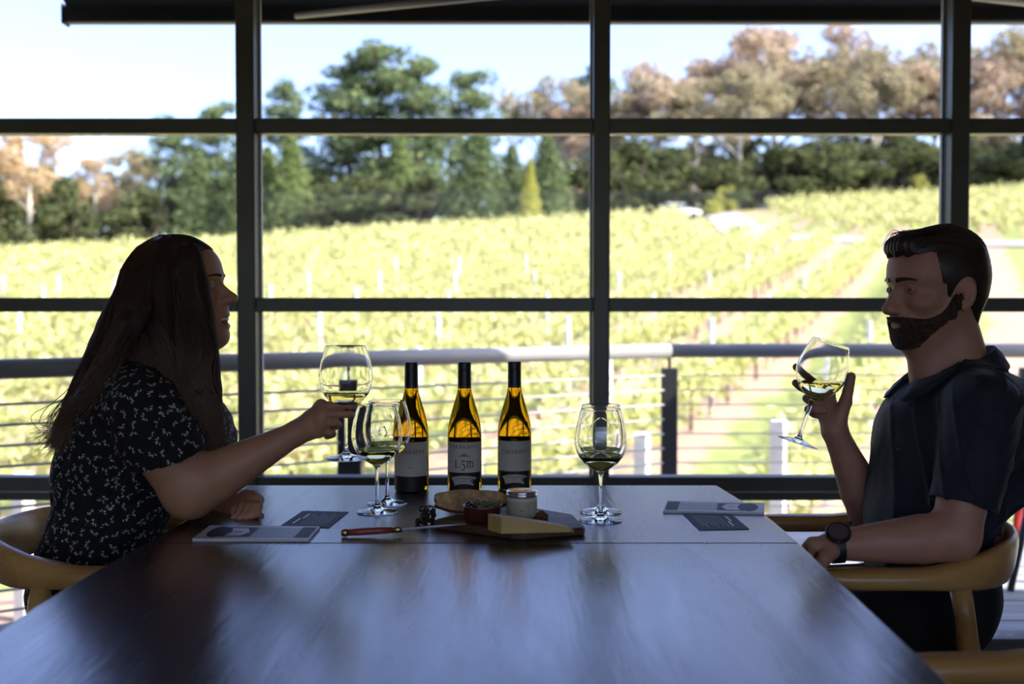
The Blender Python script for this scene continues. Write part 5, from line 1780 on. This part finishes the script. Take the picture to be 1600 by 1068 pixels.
tag(keep(link('hair_strands', strand_mesh('hair_strands', cv, 0.0007), M['hair_m']), man), None, None, None, 'stuff')

# shirt
def linen(amp):
    def g(p):
        x, y, z = p[:, 0], p[:, 1], p[:, 2]
        q = x * 0.73 - z * 0.68
        s1 = np.sin(q * 62 + 1.6 * np.sin(z * 9 + y * 7) + 0.9 * np.sin(x * 14 + y * 9))
        s2 = np.sin((x * 0.95 + z * 0.18 - y * 0.5) * 46 + 1.8 * np.sin(z * 8 - y * 10 + 1))
        m = np.clip(0.55 + 0.6 * np.sin(x * 9 + z * 6 + y * 5 + 0.6), 0, 1)
        return -amp * ((1 - np.abs(s1)) ** 3 * 1.2 * m + 0.8 * (1 - np.abs(s2)) ** 3 * (1 - m) - 0.25) + amp * 0.15 * vnoise(p, 70, 4)
    return g
torso_m = U(0.06,
    ell(P(1500, 682, 2.315), (0.140, 0.185, 0.150)),
    ell(P(1448, 705, 2.315), (0.100, 0.150, 0.130)),
    ell(P(1452, 800, 2.315), (0.130, 0.165, 0.135)),
    ell(P(1540, 690, 2.315), (0.100, 0.165, 0.140)),
    cone(P(1525, 620, 2.19), P(1500, 618, 2.44), 0.052, 0.052),
    cone(P(1500, 606, 2.315), P(1510, 645, 2.315), 0.045, 0.10),
    ell(P(1455, 880, 2.315), (0.130, 0.170, 0.080)))
sl_end = m_shL.lerp(m_elL, 0.76)
sleeveL = chain([m_shL + Vector((0.006, 0.008, -0.005)), m_shL.lerp(m_elL, 0.4) + Vector((0.006, 0, 0)), sl_end + Vector((0.004, 0, 0))], [0.070, 0.068, 0.064])
cutL = half((m_elL - m_shL), float((m_elL - m_shL).normalized().dot(sl_end)))
sleeveL = inter(0.004, sleeveL, cutL)
holL = cone(sl_end + (m_elL - m_shL) * 0.08, m_shL.lerp(m_elL, 0.66), 0.058, 0.050)
slr_end = m_shR.lerp(m_elR, 0.70)
sleeveR = inter(0.004, chain([m_shR, slr_end], [0.068, 0.064]), half((m_elR - m_shR), float((m_elR - m_shR).normalized().dot(slr_end))))
shirt = U(0.035, torso_m, sleeveL, sleeveR)
shirt = disp(shirt, linen(0.0062))
neckhole = U(0.01, chain([m_neck0 + Vector((0, 0, 0.02)), m_neck1 + Vector((-0.012, 0, 0.01))], [0.068, 0.064]), cone(P(1440, 560, 2.315), P(1455, 606, 2.315), 0.030, 0.022))
collar_o = inter(0.003, chain([P(1508, 548, 2.315), P(1494, 592, 2.315)], [0.072, 0.082]),
                 half((-0.42, 0, 1), float(Vector((-0.42, 0, 1)).normalized().dot(P(1538, 546, 2.315)))),
                 half((0.42, 0, -1), float(Vector((0.42, 0, -1)).normalized().dot(P(1500, 622, 2.315)))))
shirt = sub(0.003, shirt, neckhole, holL)
hem = half((-0.1, 0, -1), -0.665)       # keep what lies above
shirt = inter(0.004, shirt, hem)
sho = sdf_obj('shirt', shirt, (0.62, 2.00, 0.62), (1.16, 2.62, 1.16), 0.0034, M['shirt'], man)
# collar points folded over, placket buttons
def plate(pts, th, name, m, par):
    n = (pts[1] - pts[0]).cross(pts[2] - pts[0]).normalized() * th
    k = len(pts); mb = MB()
    mb.add([p + n for p in pts] + [p - n for p in pts], [tuple(range(k)), tuple(range(2 * k - 1, k - 1, -1))] + [(i, i + k, (i + 1) % k + k, (i + 1) % k) for i in range(k)])
    return keep(mb.build(name, m, None, bevel=0.001), par)
cc = P(1496, 575, 2.312)
zf = P(1445, 590, 2.312).z; zb = P(1540, 540, 2.312).z
secs = []
for th in np.linspace(rad(16), rad(344), 60):
    dx, dy = -math.cos(th), -math.sin(th)          # th = 0 looks forward (-X)
    fr_c = 0.5 - 0.5 * math.cos(th)                 # 0 front, 1 back
    zt = zf + (zb - zf) * fr_c
    top = Vector((cc.x + dx * 0.070, cc.y + dy * 0.070, zt))
    edge = min(th, 2 * PI - th)
    point = max(0.0, 1 - abs(edge - rad(26)) / rad(30))
    drop = 0.032 + 0.010 * (1 - fr_c) + 0.024 * point
    out = 0.022 + 0.018 * math.sin(th) ** 2 + 0.016 * (1 - fr_c) + 0.012 * point
    bot = Vector((cc.x + dx * (0.070 + out), cc.y + dy * (0.070 + out), zt - drop))
    mid = top.lerp(bot, 0.35) + Vector((dx, dy, 0)) * 0.004
    n_ = Vector((dx, dy, 0)) * 0.0022
    secs.append([top - n_, top + n_ + Vector((0, 0, 0.001)), mid + n_, bot + n_, bot - n_, mid - n_])
pt = np.array([[tuple(q) for q in sec] for sec in secs], dtype=f32); shp = pt.shape; pt = pt.reshape(-1, 3)
offs = np.tile(np.array([0.0045, 0.0090, 0.0090, 0.0080, 0.0035, 0.0045], dtype=f32), shp[0])
for it in range(3):        # lay the collar on the shirt
    d0 = shirt(pt); g = np.stack([shirt(pt + np.array(e_, dtype=f32) * f32(0.002)) - d0 for e_ in ((1, 0, 0), (0, 1, 0), (0, 0, 1))], 1)
    g /= np.linalg.norm(g, axis=1)[:, None] + 1e-6
    pt = pt + g * np.clip(offs - d0, 0, 0.04)[:, None]
secs = [[Vector(q.tolist()) for q in sec] for sec in pt.reshape(shp)]
keep(MB().loft(secs).build('collar', M['shirt'], None, smooth=True), sho)
stand = []
for th in np.linspace(rad(12), rad(348), 48):
    dx, dy = -math.cos(th), -math.sin(th); fr_c = 0.5 - 0.5 * math.cos(th); zt = zf + (zb - zf) * fr_c - 0.002
    a_ = Vector((cc.x + dx * 0.066, cc.y + dy * 0.066, zt)); b_ = Vector((cc.x + dx * 0.070, cc.y + dy * 0.068, zt - 0.045)); n_ = Vector((dx, dy, 0)) * 0.0015
    stand.append([a_ - n_, a_ + n_, b_ + n_, b_ - n_])
keep(MB().loft(stand).build('collar_stand', M['shirt'], None, smooth=True), sho)
for (u, v, Y) in ((1429, 643, 2.228), (1403, 704, 2.235), (1330, 817, 2.28)):
    keep(MB().lathe([(0.0002, 0), (0.0050, 0.0), (0.0056, 0.0010), (0.0046, 0.0022), (0.0030, 0.0016), (0.0002, 0.0016)], 16, P(u, v, Y), Matrix.Rotation(rad(-60), 3, 'Z') @ Matrix.Rotation(rad(90), 3, 'X')).build('button', M['button'], None), sho)

# trousers: hips on the seat, thighs under the table
m_hip = P(1440, 960, 2.32)
hipL = Vector((m_hip.x + 0.02, 2.235, 0.545)); hipR = Vector((m_hip.x + 0.02, 2.405, 0.545))
tr = []
for hp, ky in ((hipL, 2.19), (hipR, 2.45)):
    knee = Vector((0.36, ky, 0.53)); ank = Vector((0.42, ky, 0.10))
    tr.append(chain([hp, knee], [0.082, 0.062])); tr.append(chain([knee, ank], [0.060, 0.045]))
trous = U(0.03, ell(Vector((m_hip.x + 0.025, 2.32, 0.585)), (0.125, 0.172, 0.110)), ell(Vector((m_hip.x + 0.03, 2.32, 0.66)), (0.115, 0.16, 0.09)), *tr)
trous = inter(0.003, trous, half((0, 0, -1), -0.105))
sdf_obj('trousers', trous, (0.28, 2.08, 0.06), (1.08, 2.58, 0.76), 0.006, M['trouser'], man)
for ky in (2.19, 2.45):
    keep(MB().loft([rsec(Vector((x, ky, z)), Vector((0, 1, 0)), Vector((0, 0, 1)), w, h, 3, 14) for x, z, w, h in ((0.48, 0.06, 0.03, 0.045), (0.42, 0.065, 0.038, 0.06), (0.32, 0.045, 0.045, 0.040), (0.22, 0.032, 0.04, 0.028), (0.18, 0.03, 0.02, 0.018))]).build('shoe', M['capsule'], None, smooth=True), man)

# wristwatch
wv_ = (m_wrL - m_elL).normalized()
wc = m_elL.lerp(m_wrL, 0.985)
wt = empty('wristwatch', wc); tag(wt, 'round black wristwatch on the near wrist of the bearded person', 'watch')
M['strap'] = mat('black_watch_strap', (0.010, 0.010, 0.011), 0.5)
M['dial'] = mat('watch_dial', (0.10, 0.085, 0.085), 0.12)
zax = wv_; nrm_ = Vector((0.10, -0.62, 0.78)); nrm_ = (nrm_ - zax * nrm_.dot(zax)).normalized(); sidev = zax.cross(nrm_)
secs = []
for k in range(28):
    a = 2 * PI * k / 28
    dvec = nrm_ * math.cos(a) + sidev * math.sin(a)
    c = wc + dvec * (0.0315)
    hw_ = 0.011
    secs.append([c - zax * hw_ - dvec * 0.0017, c + zax * hw_ - dvec * 0.0017, c + zax * hw_ + dvec * 0.0017, c - zax * hw_ + dvec * 0.0017])
secs.append(secs[0])
keep(MB().loft(secs, False).build('strap', M['strap'], None, smooth=False), wt)
Mw = Matrix((sidev, zax, nrm_)).transposed()
cs = keep(MB().lathe([(0.0, 0.0), (0.021, 0.0), (0.0232, 0.003), (0.0235, 0.008), (0.0215, 0.011), (0.0195, 0.0115), (0.0190, 0.0100), (0.0, 0.0100)], 32, wc + nrm_ * 0.0310, Mw).build('case', M['strap'], None, smooth=False), wt)
keep(MB().lathe([(0.0, 0.0), (0.0188, 0.0), (0.0188, 0.0006), (0.0, 0.0006)], 32, wc + nrm_ * 0.0412, Mw).build('dial', M['dial'], None), cs)
keep(MB().lathe([(0.0, 0.0), (0.0026, 0.0), (0.0026, 0.003), (0.0, 0.003)], 12, wc + nrm_ * 0.0365 + (-sidev * 0.0245 + zax * 0.004), Mw @ Matrix.Rotation(PI / 2, 3, 'Y')).build('crown', M['brass'], None), cs)

# ------------------------------------------------------------------ the woman
wom = empty('person', (-0.84, 2.36, 0.0))
tag(wom, 'laughing person with long brown hair in a leaf print black dress lifting a wine glass', 'person')
WYc = 2.335
WSC = 0.955
Rw = Matrix.Rotation(rad(-4), 4, 'Z') @ Matrix.Rotation(rad(-9), 4, 'Y')
wh_c = P(283, 456, WYc)
WH = Matrix.Translation(wh_c) @ Rw @ Matrix.Scale(WSC, 4)
whead = head_sdf({'male': False, 'smile': 0.007, 'jaw': 0.013, 'nasion': 0.083, 'nose': Vector((0.112, 0, -0.031))})
wheadw = bounded(moved(whead, WH), wh_c, 0.16)
def ww(p): return WH @ Vector(p)
w_neck0 = ww((-0.028, 0, -0.070)); w_neck1 = P(243, 590, 2.345)
w_shR = P(222, 640, 2.165); w_shL = P(238, 640, 2.52)
w_elR = P(296, 766, 2.190); w_wrR = P(462, 677, 2.200)
w_elL = Vector((-0.735, 2.500, 0.800)); w_wrL = P(372, 793, 2.315)
armR_w = U(0.022, chain([w_shR, w_shR.lerp(w_elR, 0.55), w_elR], [0.048, 0.060, 0.051]),
           chain([w_elR, w_elR.lerp(w_wrR, 0.25), w_elR.lerp(w_wrR, 0.7), w_wrR], [0.053, 0.051, 0.034, 0.0235]))
armL_w = U(0.022, chain([w_shL, w_elL], [0.060, 0.050]), chain([w_elL, w_elL.lerp(w_wrL, 0.3), w_wrL], [0.046, 0.045, 0.024]))
mW = [P(502, 634, 2.192), P(505, 646, 2.182), P(503, 660, 2.182), P(498, 673, 2.188)]
fW = [[mW[0], P(526, 632, 2.183), P(544, 633, 2.182), P(554, 634, 2.189)],
      [mW[1], P(529, 646, 2.176), P(543, 647, 2.178), P(550, 648, 2.188)],
      [mW[2], P(525, 660, 2.176), P(529, 664, 2.196), P(519, 668, 2.208)],
      [mW[3], P(516, 675, 2.182), P(520, 678, 2.198), P(511, 681, 2.208)]]
tW = [P(474, 664, 2.212), P(500, 652, 2.226), P(524, 641, 2.228), P(543, 636, 2.219)]
handR_w = bounded(hand_sdf(w_wrR, mW, fW, tW, 0.0225, (0.0088, 0.0068), 0.012, (0.0112, 0.0080)), mW[1], 0.13, 0.03)
mV = [P(402, 781, 2.285), P(396, 776, 2.302), P(389, 774, 2.318), P(381, 774, 2.334)]
fV = [[mV[0], P(405, 790, 2.262), P(402, 802, 2.250), P(394, 806, 2.245)],
      [mV[1], P(397, 791, 2.258), P(391, 804, 2.246), P(384, 808, 2.243)],
      [mV[2], P(387, 791, 2.262), P(380, 805, 2.246), P(374, 809, 2.245)],
      [mV[3], P(377, 791, 2.272), P(371, 805, 2.252), P(365, 809, 2.250)]]
tV = [P(372, 798, 2.290), P(385, 806, 2.275), P(398, 808, 2.268), P(407, 806, 2.270)]
handL_w = bounded(hand_sdf(w_wrL, mV, fV, tV, 0.021, (0.0085, 0.0068), 0.012, (0.0108, 0.0080)), mV[1], 0.12, 0.03)
neck_w = U(0.03, chain([w_neck0, w_neck1], [0.048, 0.055]), cone(ww((0.03, 0, -0.088)), P(285, 600, 2.345), 0.030, 0.045))
chest_w = U(0.06, ell(P(235, 680, 2.345), (0.11, 0.14, 0.12)), cone(w_shR, w_shL, 0.045, 0.045), ell(P(180, 800, 2.345), (0.10, 0.13, 0.13)))
body_w = U(0.03, wheadw, neck_w)
body_w = U(0.02, body_w, chest_w, armR_w, armL_w)
body_w = U(0.008, body_w, handR_w, handL_w)
sdf_obj('body', body_w, (-1.0, 2.06, 0.62), (-0.28, 2.64, 1.36), 0.0026, M['skin_w'], wom)
for s in (1, -1): eye_part(WH, s, wom, WSC)
keep(MB().tube([ww((0.083, -0.015, -0.0725)), ww((0.0895, -0.007, -0.0735)), ww((0.0900, 0.007, -0.0735)), ww((0.083, 0.015, -0.0725))], 0.0036, 8).build('upper_teeth', M['teeth'], None, smooth=True), wom)
for s in (1, -1):
    sdf_obj('eyebrow', moved(inter(0.0, brow_f(whead, 0.0018, 0.0205, 0.0034), (lambda p, s=s: -s * p[:, 1])), WH), tuple(wh_c + Vector((0.0, -0.09, -0.01))), tuple(wh_c + Vector((0.13, 0.09, 0.06))), 0.0016, M['hair_w'], wom)
rg = P(398, 783, 2.278)
keep(MB().tube([rg + Vector((0.0098 * math.cos(a) , 0.004 * math.sin(a), 0.0098 * math.sin(a))) for a in np.linspace(0, 2 * PI, 20)], 0.0013, 6).build('finger_ring', M['bladesteel'], None, smooth=True), wom)

# dress
dr = U(0.06,
    ell(P(220, 668, 2.345), (0.140, 0.175, 0.130)),
    ell(P(288, 690, 2.345), (0.105, 0.150, 0.105)),
    ell(P(200, 645, 2.345), (0.085, 0.150, 0.085)),
    ell(P(175, 735, 2.345), (0.115, 0.150, 0.100)),
    ell(P(180, 790, 2.345), (0.110, 0.140, 0.085)),
    cone(P(212, 606, 2.215), P(228, 606, 2.475), 0.050, 0.050),
    cone(P(236, 586, 2.345), P(225, 640, 2.345), 0.055, 0.11),
    ell(P(158, 870, 2.345), (0.122, 0.172, 0.105)),
    ell(P(145, 925, 2.345), (0.118, 0.180, 0.090)))
seR = w_shR.lerp(w_elR, 0.60)
dsl = inter(0.004, chain([w_shR + Vector((0.0, 0.010, 0.0)), w_shR.lerp(w_elR, 0.3), seR + (w_elR - w_shR) * 0.1], [0.072, 0.076, 0.078]), half((w_elR - w_shR) + Vector((-0.02, 0, -0.05)), float(((w_elR - w_shR) + Vector((-0.02, 0, -0.05))).normalized().dot(seR))))
seL = w_shL.lerp(w_elL, 0.62)
dsl2 = inter(0.004, chain([w_shL, seL], [0.070, 0.072]), half((w_elL - w_shL), float((w_elL - w_shL).normalized().dot(seL))))
legs = []
for hy, ky in ((2.255, 2.24), (2.435, 2.45)):
    legs.append(chain([Vector((-0.86, hy, 0.535)), Vector((-0.44, ky, 0.53))], [0.088, 0.070]))
    legs.append(chain([Vector((-0.44, ky, 0.53)), Vector((-0.46, ky, 0.30))], [0.078, 0.085]))
def folds(p):
    x, y, z = p[:, 0], p[:, 1], p[:, 2]
    s = np.sin((x * 0.9 - z * 0.35) * 75 + 2.0 * np.sin(z * 16 + y * 10))
    wa = np.exp(-((z - 0.795) / 0.03) ** 2)
    return 0.004 * (1 - np.abs(s)) ** 2 - 0.0015 + 0.0015 * vnoise(p, 90, 6) + 0.006 * wa * (0.6 + 0.4 * np.sin(x * 160))
dress = U(0.03, dr, dsl, dsl2, *legs)
dress = disp(dress, folds)
nh = U(0.015, chain([w_neck0, w_neck1 + Vector((0.012, 0, 0.012))], [0.060, 0.052]), cone(P(300, 590, 2.345), P(292, 640, 2.345), 0.05, 0.028))
dress = sub(0.004, dress, nh, cone(seR + (w_elR - w_shR) * 0.12, w_shR.lerp(w_elR, 0.5), 0.068, 0.060))
dress = inter(0.004, dress, half((0, 0, -1), -0.26))
dro = sdf_obj('dress', dress, (-1.12, 2.04, 0.22), (-0.30, 2.66, 1.14), 0.0038, M['dress'], wom)
# lower legs and shoes under the table
lg = U(0.01, *[chain([Vector((-0.45, ky, 0.42)), Vector((-0.46, ky, 0.25)), Vector((-0.47, ky, 0.09))], [0.052, 0.048, 0.034]) for ky in (2.24, 2.45)])
for i, ky in enumerate((2.24, 2.45)):
    sdf_obj('lower_leg', chain([Vector((-0.45, ky, 0.42)), Vector((-0.46, ky, 0.25)), Vector((-0.47, ky, 0.09))], [0.052, 0.048, 0.034]), (-0.54, ky - 0.07, 0.05), (-0.38, ky + 0.07, 0.48), 0.008, M['skin_w'], wom)
    keep(MB().loft([rsec(Vector((x, ky, z)), Vector((0, 1, 0)), Vector((0, 0, 1)), w, h, 3, 14) for x, z, w, h in ((-0.54, 0.05, 0.025, 0.04), (-0.48, 0.055, 0.034, 0.05), (-0.38, 0.038, 0.040, 0.034), (-0.28, 0.028, 0.036, 0.024), (-0.25, 0.026, 0.018, 0.016))]).build('shoe', M['capsule'], None, smooth=True), wom)

# white leaf sprigs printed on the dress
me = dro.data
nv = len(me.vertices)
co = np.empty(nv * 3, dtype=f32); me.vertices.foreach_get('co', co); co = co.reshape(-1, 3)
no = np.empty(nv * 3, dtype=f32); me.vertices.foreach_get('normal', no); no = no.reshape(-1, 3)
order = NPR.permutation(nv)
order = order[co[order][:, 2] > 0.42]
cell = {}; chosen = []
DS = 0.0185
for i in order:
    kx = tuple((co[i] / DS).astype(int)); okk = True
    for dx in (-1, 0, 1):
        for dy in (-1, 0, 1):
            for dz in (-1, 0, 1):
                j = cell.get((kx[0] + dx, kx[1] + dy, kx[2] + dz))
                if j is not None and np.sum((co[j] - co[i]) ** 2) < DS * DS: okk = False; break
            if not okk: break
        if not okk: break
    if okk: cell[kx] = i; chosen.append(i)
V = []; Q = []
for i in chosen:
    n = Vector(no[i]); c = Vector(co[i]) + n * 0.0009
    t = n.orthogonal().normalized(); t.rotate(Matrix.Rotation(NPR.uniform(0, 6.28), 3, n)); b = n.cross(t)
    for k in range(5):
        a = (k - 2) * 0.62 + NPR.normal(0, 0.12)
        d = t * math.cos(a) + b * math.sin(a); s = n.cross(d)
        r0 = 0.0034; L = NPR.uniform(0.0052, 0.0075); w = 0.0011
        base = len(V)
        V += [c + d * r0, c + d * (r0 + L * 0.45) + s * w, c + d * (r0 + L), c + d * (r0 + L * 0.45) - s * w]
        Q.append((base, base + 1, base + 2, base + 3))
sg = link('leaf_print', mesh_np('leaf_print', [tuple(v) for v in V], Q), M['sprig'])
keep(sg, dro); sg['kind'] = 'stuff'

# long hair: a solid mass with strands over it
def hair_w_local(p):
    cr = U(0.03, ell((-0.008, 0, 0.040), (0.101, 0.088, 0.088)), ell((-0.045, 0, 0.005), (0.080, 0.088, 0.095)))
    d = cr(p)
    x, y, z = p[:, 0], np.abs(p[:, 1]), p[:, 2]
    face = 0.068 + 0.25 * np.clip(z - 0.05, 0, 0.05) - 0.0 * y
    m = x - np.where(y > 0.052, 0.062, np.where(z > 0.075, 0.092, 0.055))
    hl = np.where(z > 0.078, 0.102, 0.060)
    m = x - hl
    inside = np.where((y < 0.058) & (z < 0.072) & (x > 0.0), 0.02, -1)
    d = np.maximum(d, m)
    return np.maximum(d, inside)
wl = moved(hair_w_local, WH)
def W3(u, v, y): return P(u, v, WYc + y)
side = []
for s in (-1, 1):
    o_ = s * 0.088
    side.append(chain([ww((0.056 - (0.030 if s > 0 else 0), s * 0.060, 0.066)), ww((0.062 - (0.034 if s > 0 else 0), s * 0.066, -0.01)), W3(318, 540, o_ * 0.88), W3(320, 610, o_ * 1.0), W3(338, 690, o_ * 0.9)], [0.022, 0.024, 0.030, 0.034, 0.016]))
    side.append(chain([ww((-0.010, s * 0.078, 0.04)), ww((-0.015, s * 0.090, -0.04)), W3(262, 550, o_), W3(298, 640, o_ * 1.05), W3(322, 690, o_ * 1.05)], [0.026, 0.034, 0.036, 0.028, 0.014]))
    side.append(chain([ww((-0.06, s * 0.060, 0.03)), W3(215, 500, o_ * 0.95), W3(176, 575, o_), W3(134, 640, o_ * 0.9), W3(100, 688, o_ * 0.7)], [0.036, 0.042, 0.038, 0.026, 0.012]))
back_ = [chain([ww((-0.08, 0, 0.02)), W3(198, 500, 0), W3(160, 575, 0), W3(120, 640, 0), W3(90, 690, 0)], [0.05, 0.052, 0.046, 0.032, 0.014])]
mass = U(0.025, wl, *side, *back_)
mass = disp(mass, lambda p: 0.0010 * vnoise(p, 90, 8))
mass = sub(0.004, mass, inter(0.0, moved(half((-1, 0, 0), -0.060), WH), moved(lambda p: np.abs(p[:, 1]) - 0.054, WH), moved(half((0, 0, 1), 0.074), WH)))
hro = sdf_obj('hair', mass, (-1.10, 2.18, 0.82), (-0.55, 2.50, 1.36), 0.0034, M['hair_w'], wom)
# strands
cv = []
def path_pts(kind, s, j):
    r = NPR.normal
    y = s * (0.086 + 0.020 * NPR.random())
    if kind == 'front':
        f = NPR.random() if s < 0 else NPR.uniform(0.55, 1.0)
        return [ww((0.050 - 0.04 * f, s * 0.030, 0.118)), ww((0.066 - 0.05 * f, s * 0.074, 0.060)), ww((0.066 - 0.06 * f, s * 0.092, -0.02)),
                W3(330 - 50 * f + r(0, 4), 548 + r(0, 6), y * 1.08), W3(312 - 30 * f + r(0, 9), 600 + r(0, 6), y * 1.15), W3(340 - 34 * f + r(0, 9), 648 + r(0, 8), y * 1.1), W3(342 - 30 * f + r(0, 11), 700 + r(0, 14), y * 1.02)]
    if kind == 'mid':
        f = NPR.random()
        return [ww((-0.01 - 0.05 * f, s * 0.020, 0.126)), ww((-0.01 - 0.06 * f, s * 0.082, 0.070)), ww((-0.02 - 0.07 * f, s * 0.100, -0.02)),
                W3(262 - 58 * f + r(0, 4), 548 + r(0, 6), y * 1.1), W3(288 - 55 * f + r(0, 8), 605, y * 1.25), W3(312 - 30 * f + r(0, 9), 655 + r(0, 9), y * 1.15), W3(318 - 10 * f + r(0, 10), 694 + r(0, 10), y * 1.05)]
    f = NPR.uniform(-1.4, 1.0)
    return [ww((-0.05 - 0.03 * f, s * 0.020, 0.118)), ww((-0.085 - 0.02 * f, s * 0.066 * (1 - 0.5 * f), 0.060)), W3(212 - 16 * f, 470, y * (1 - 0.6 * f)),
            W3(184 - 14 * f + r(0, 5), 535, y * (1 - 0.5 * f)), W3(150 - 8 * f + r(0, 9), 598 + r(0, 6), y * (0.95 - 0.5 * f)), W3(120 + r(0, 15), 655 + r(0, 8), y * (0.9 - 0.5 * f)), W3(88 + r(0, 18), 692 + r(0, 12), y * (0.8 - 0.5 * f))]
for kind, n in (('front', 900), ('mid', 1100), ('back', 1000)):
    for j in range(n):
        s = -1 if NPR.random() < 0.62 else 1
        c = smooth_curve(path_pts(kind, s, j), 22)
        t = np.linspace(0, 1, 22)
        am = 0.010 * np.clip((t - 0.45) / 0.4, 0, 1)
        ph = NPR.normal(0, 0.5) + (0 if kind == 'front' else 1.5)
        c[:, 0] += am * np.sin(t * 19 + ph); c[:, 1] += 0.6 * am * np.cos(t * 19 + ph)
        c += NPR.normal(0, 0.0012, 3)
        cv.append(c)
for j in range(70):     # fly-away strands at the back and round the shoulders
    c = smooth_curve([ww((-0.085, NPR.uniform(-0.07, 0.05), 0.05)), W3(196 + NPR.normal(0, 6), 500, NPR.uniform(-0.08, 0.05)), W3(140 + NPR.normal(0, 14), 590, NPR.uniform(-0.08, 0.04)), W3(110 + NPR.normal(0, 22), 650, NPR.uniform(-0.08, 0.04)), W3(80 + NPR.normal(0, 16), 680 + NPR.normal(0, 14), NPR.uniform(-0.06, 0.03))], 22)
    t = np.linspace(0, 1, 22); c[:, 0] += 0.012 * np.clip(t - 0.5, 0, 1) * np.sin(t * 24 + j); c[:, 2] += 0.010 * np.clip(t - 0.5, 0, 1) * np.cos(t * 24 + j)
    cv.append(c)
cv = np.array(cv, dtype=f32); shp = cv.shape
pt = cv.reshape(-1, 3)
for it in range(2):      # lay the strands on the outside of the mass
    d0 = mass(pt); g = np.stack([mass(pt + np.array(e, dtype=f32) * f32(0.002)) - d0 for e in ((1, 0, 0), (0, 1, 0), (0, 0, 1))], 1)
    g /= np.linalg.norm(g, axis=1)[:, None] + 1e-6
    need = np.clip(0.0008 - d0, 0, 0.06)
    root = np.tile(np.arange(shp[1]) < 8, shp[0])
    need = np.where(root, np.clip(0.0010 - d0, -0.06, 0.06), need)
    pt = pt + g * need[:, None]
cv = pt.reshape(shp)
cv[:, 1:-1] = (cv[:, :-2] + 2 * cv[:, 1:-1] + cv[:, 2:]) / 4
so = link('hair_strands', strand_mesh('hair_strands', cv, 0.0012), M['strand_w'], None, True)
keep(so, hro); so['kind'] = 'stuff'
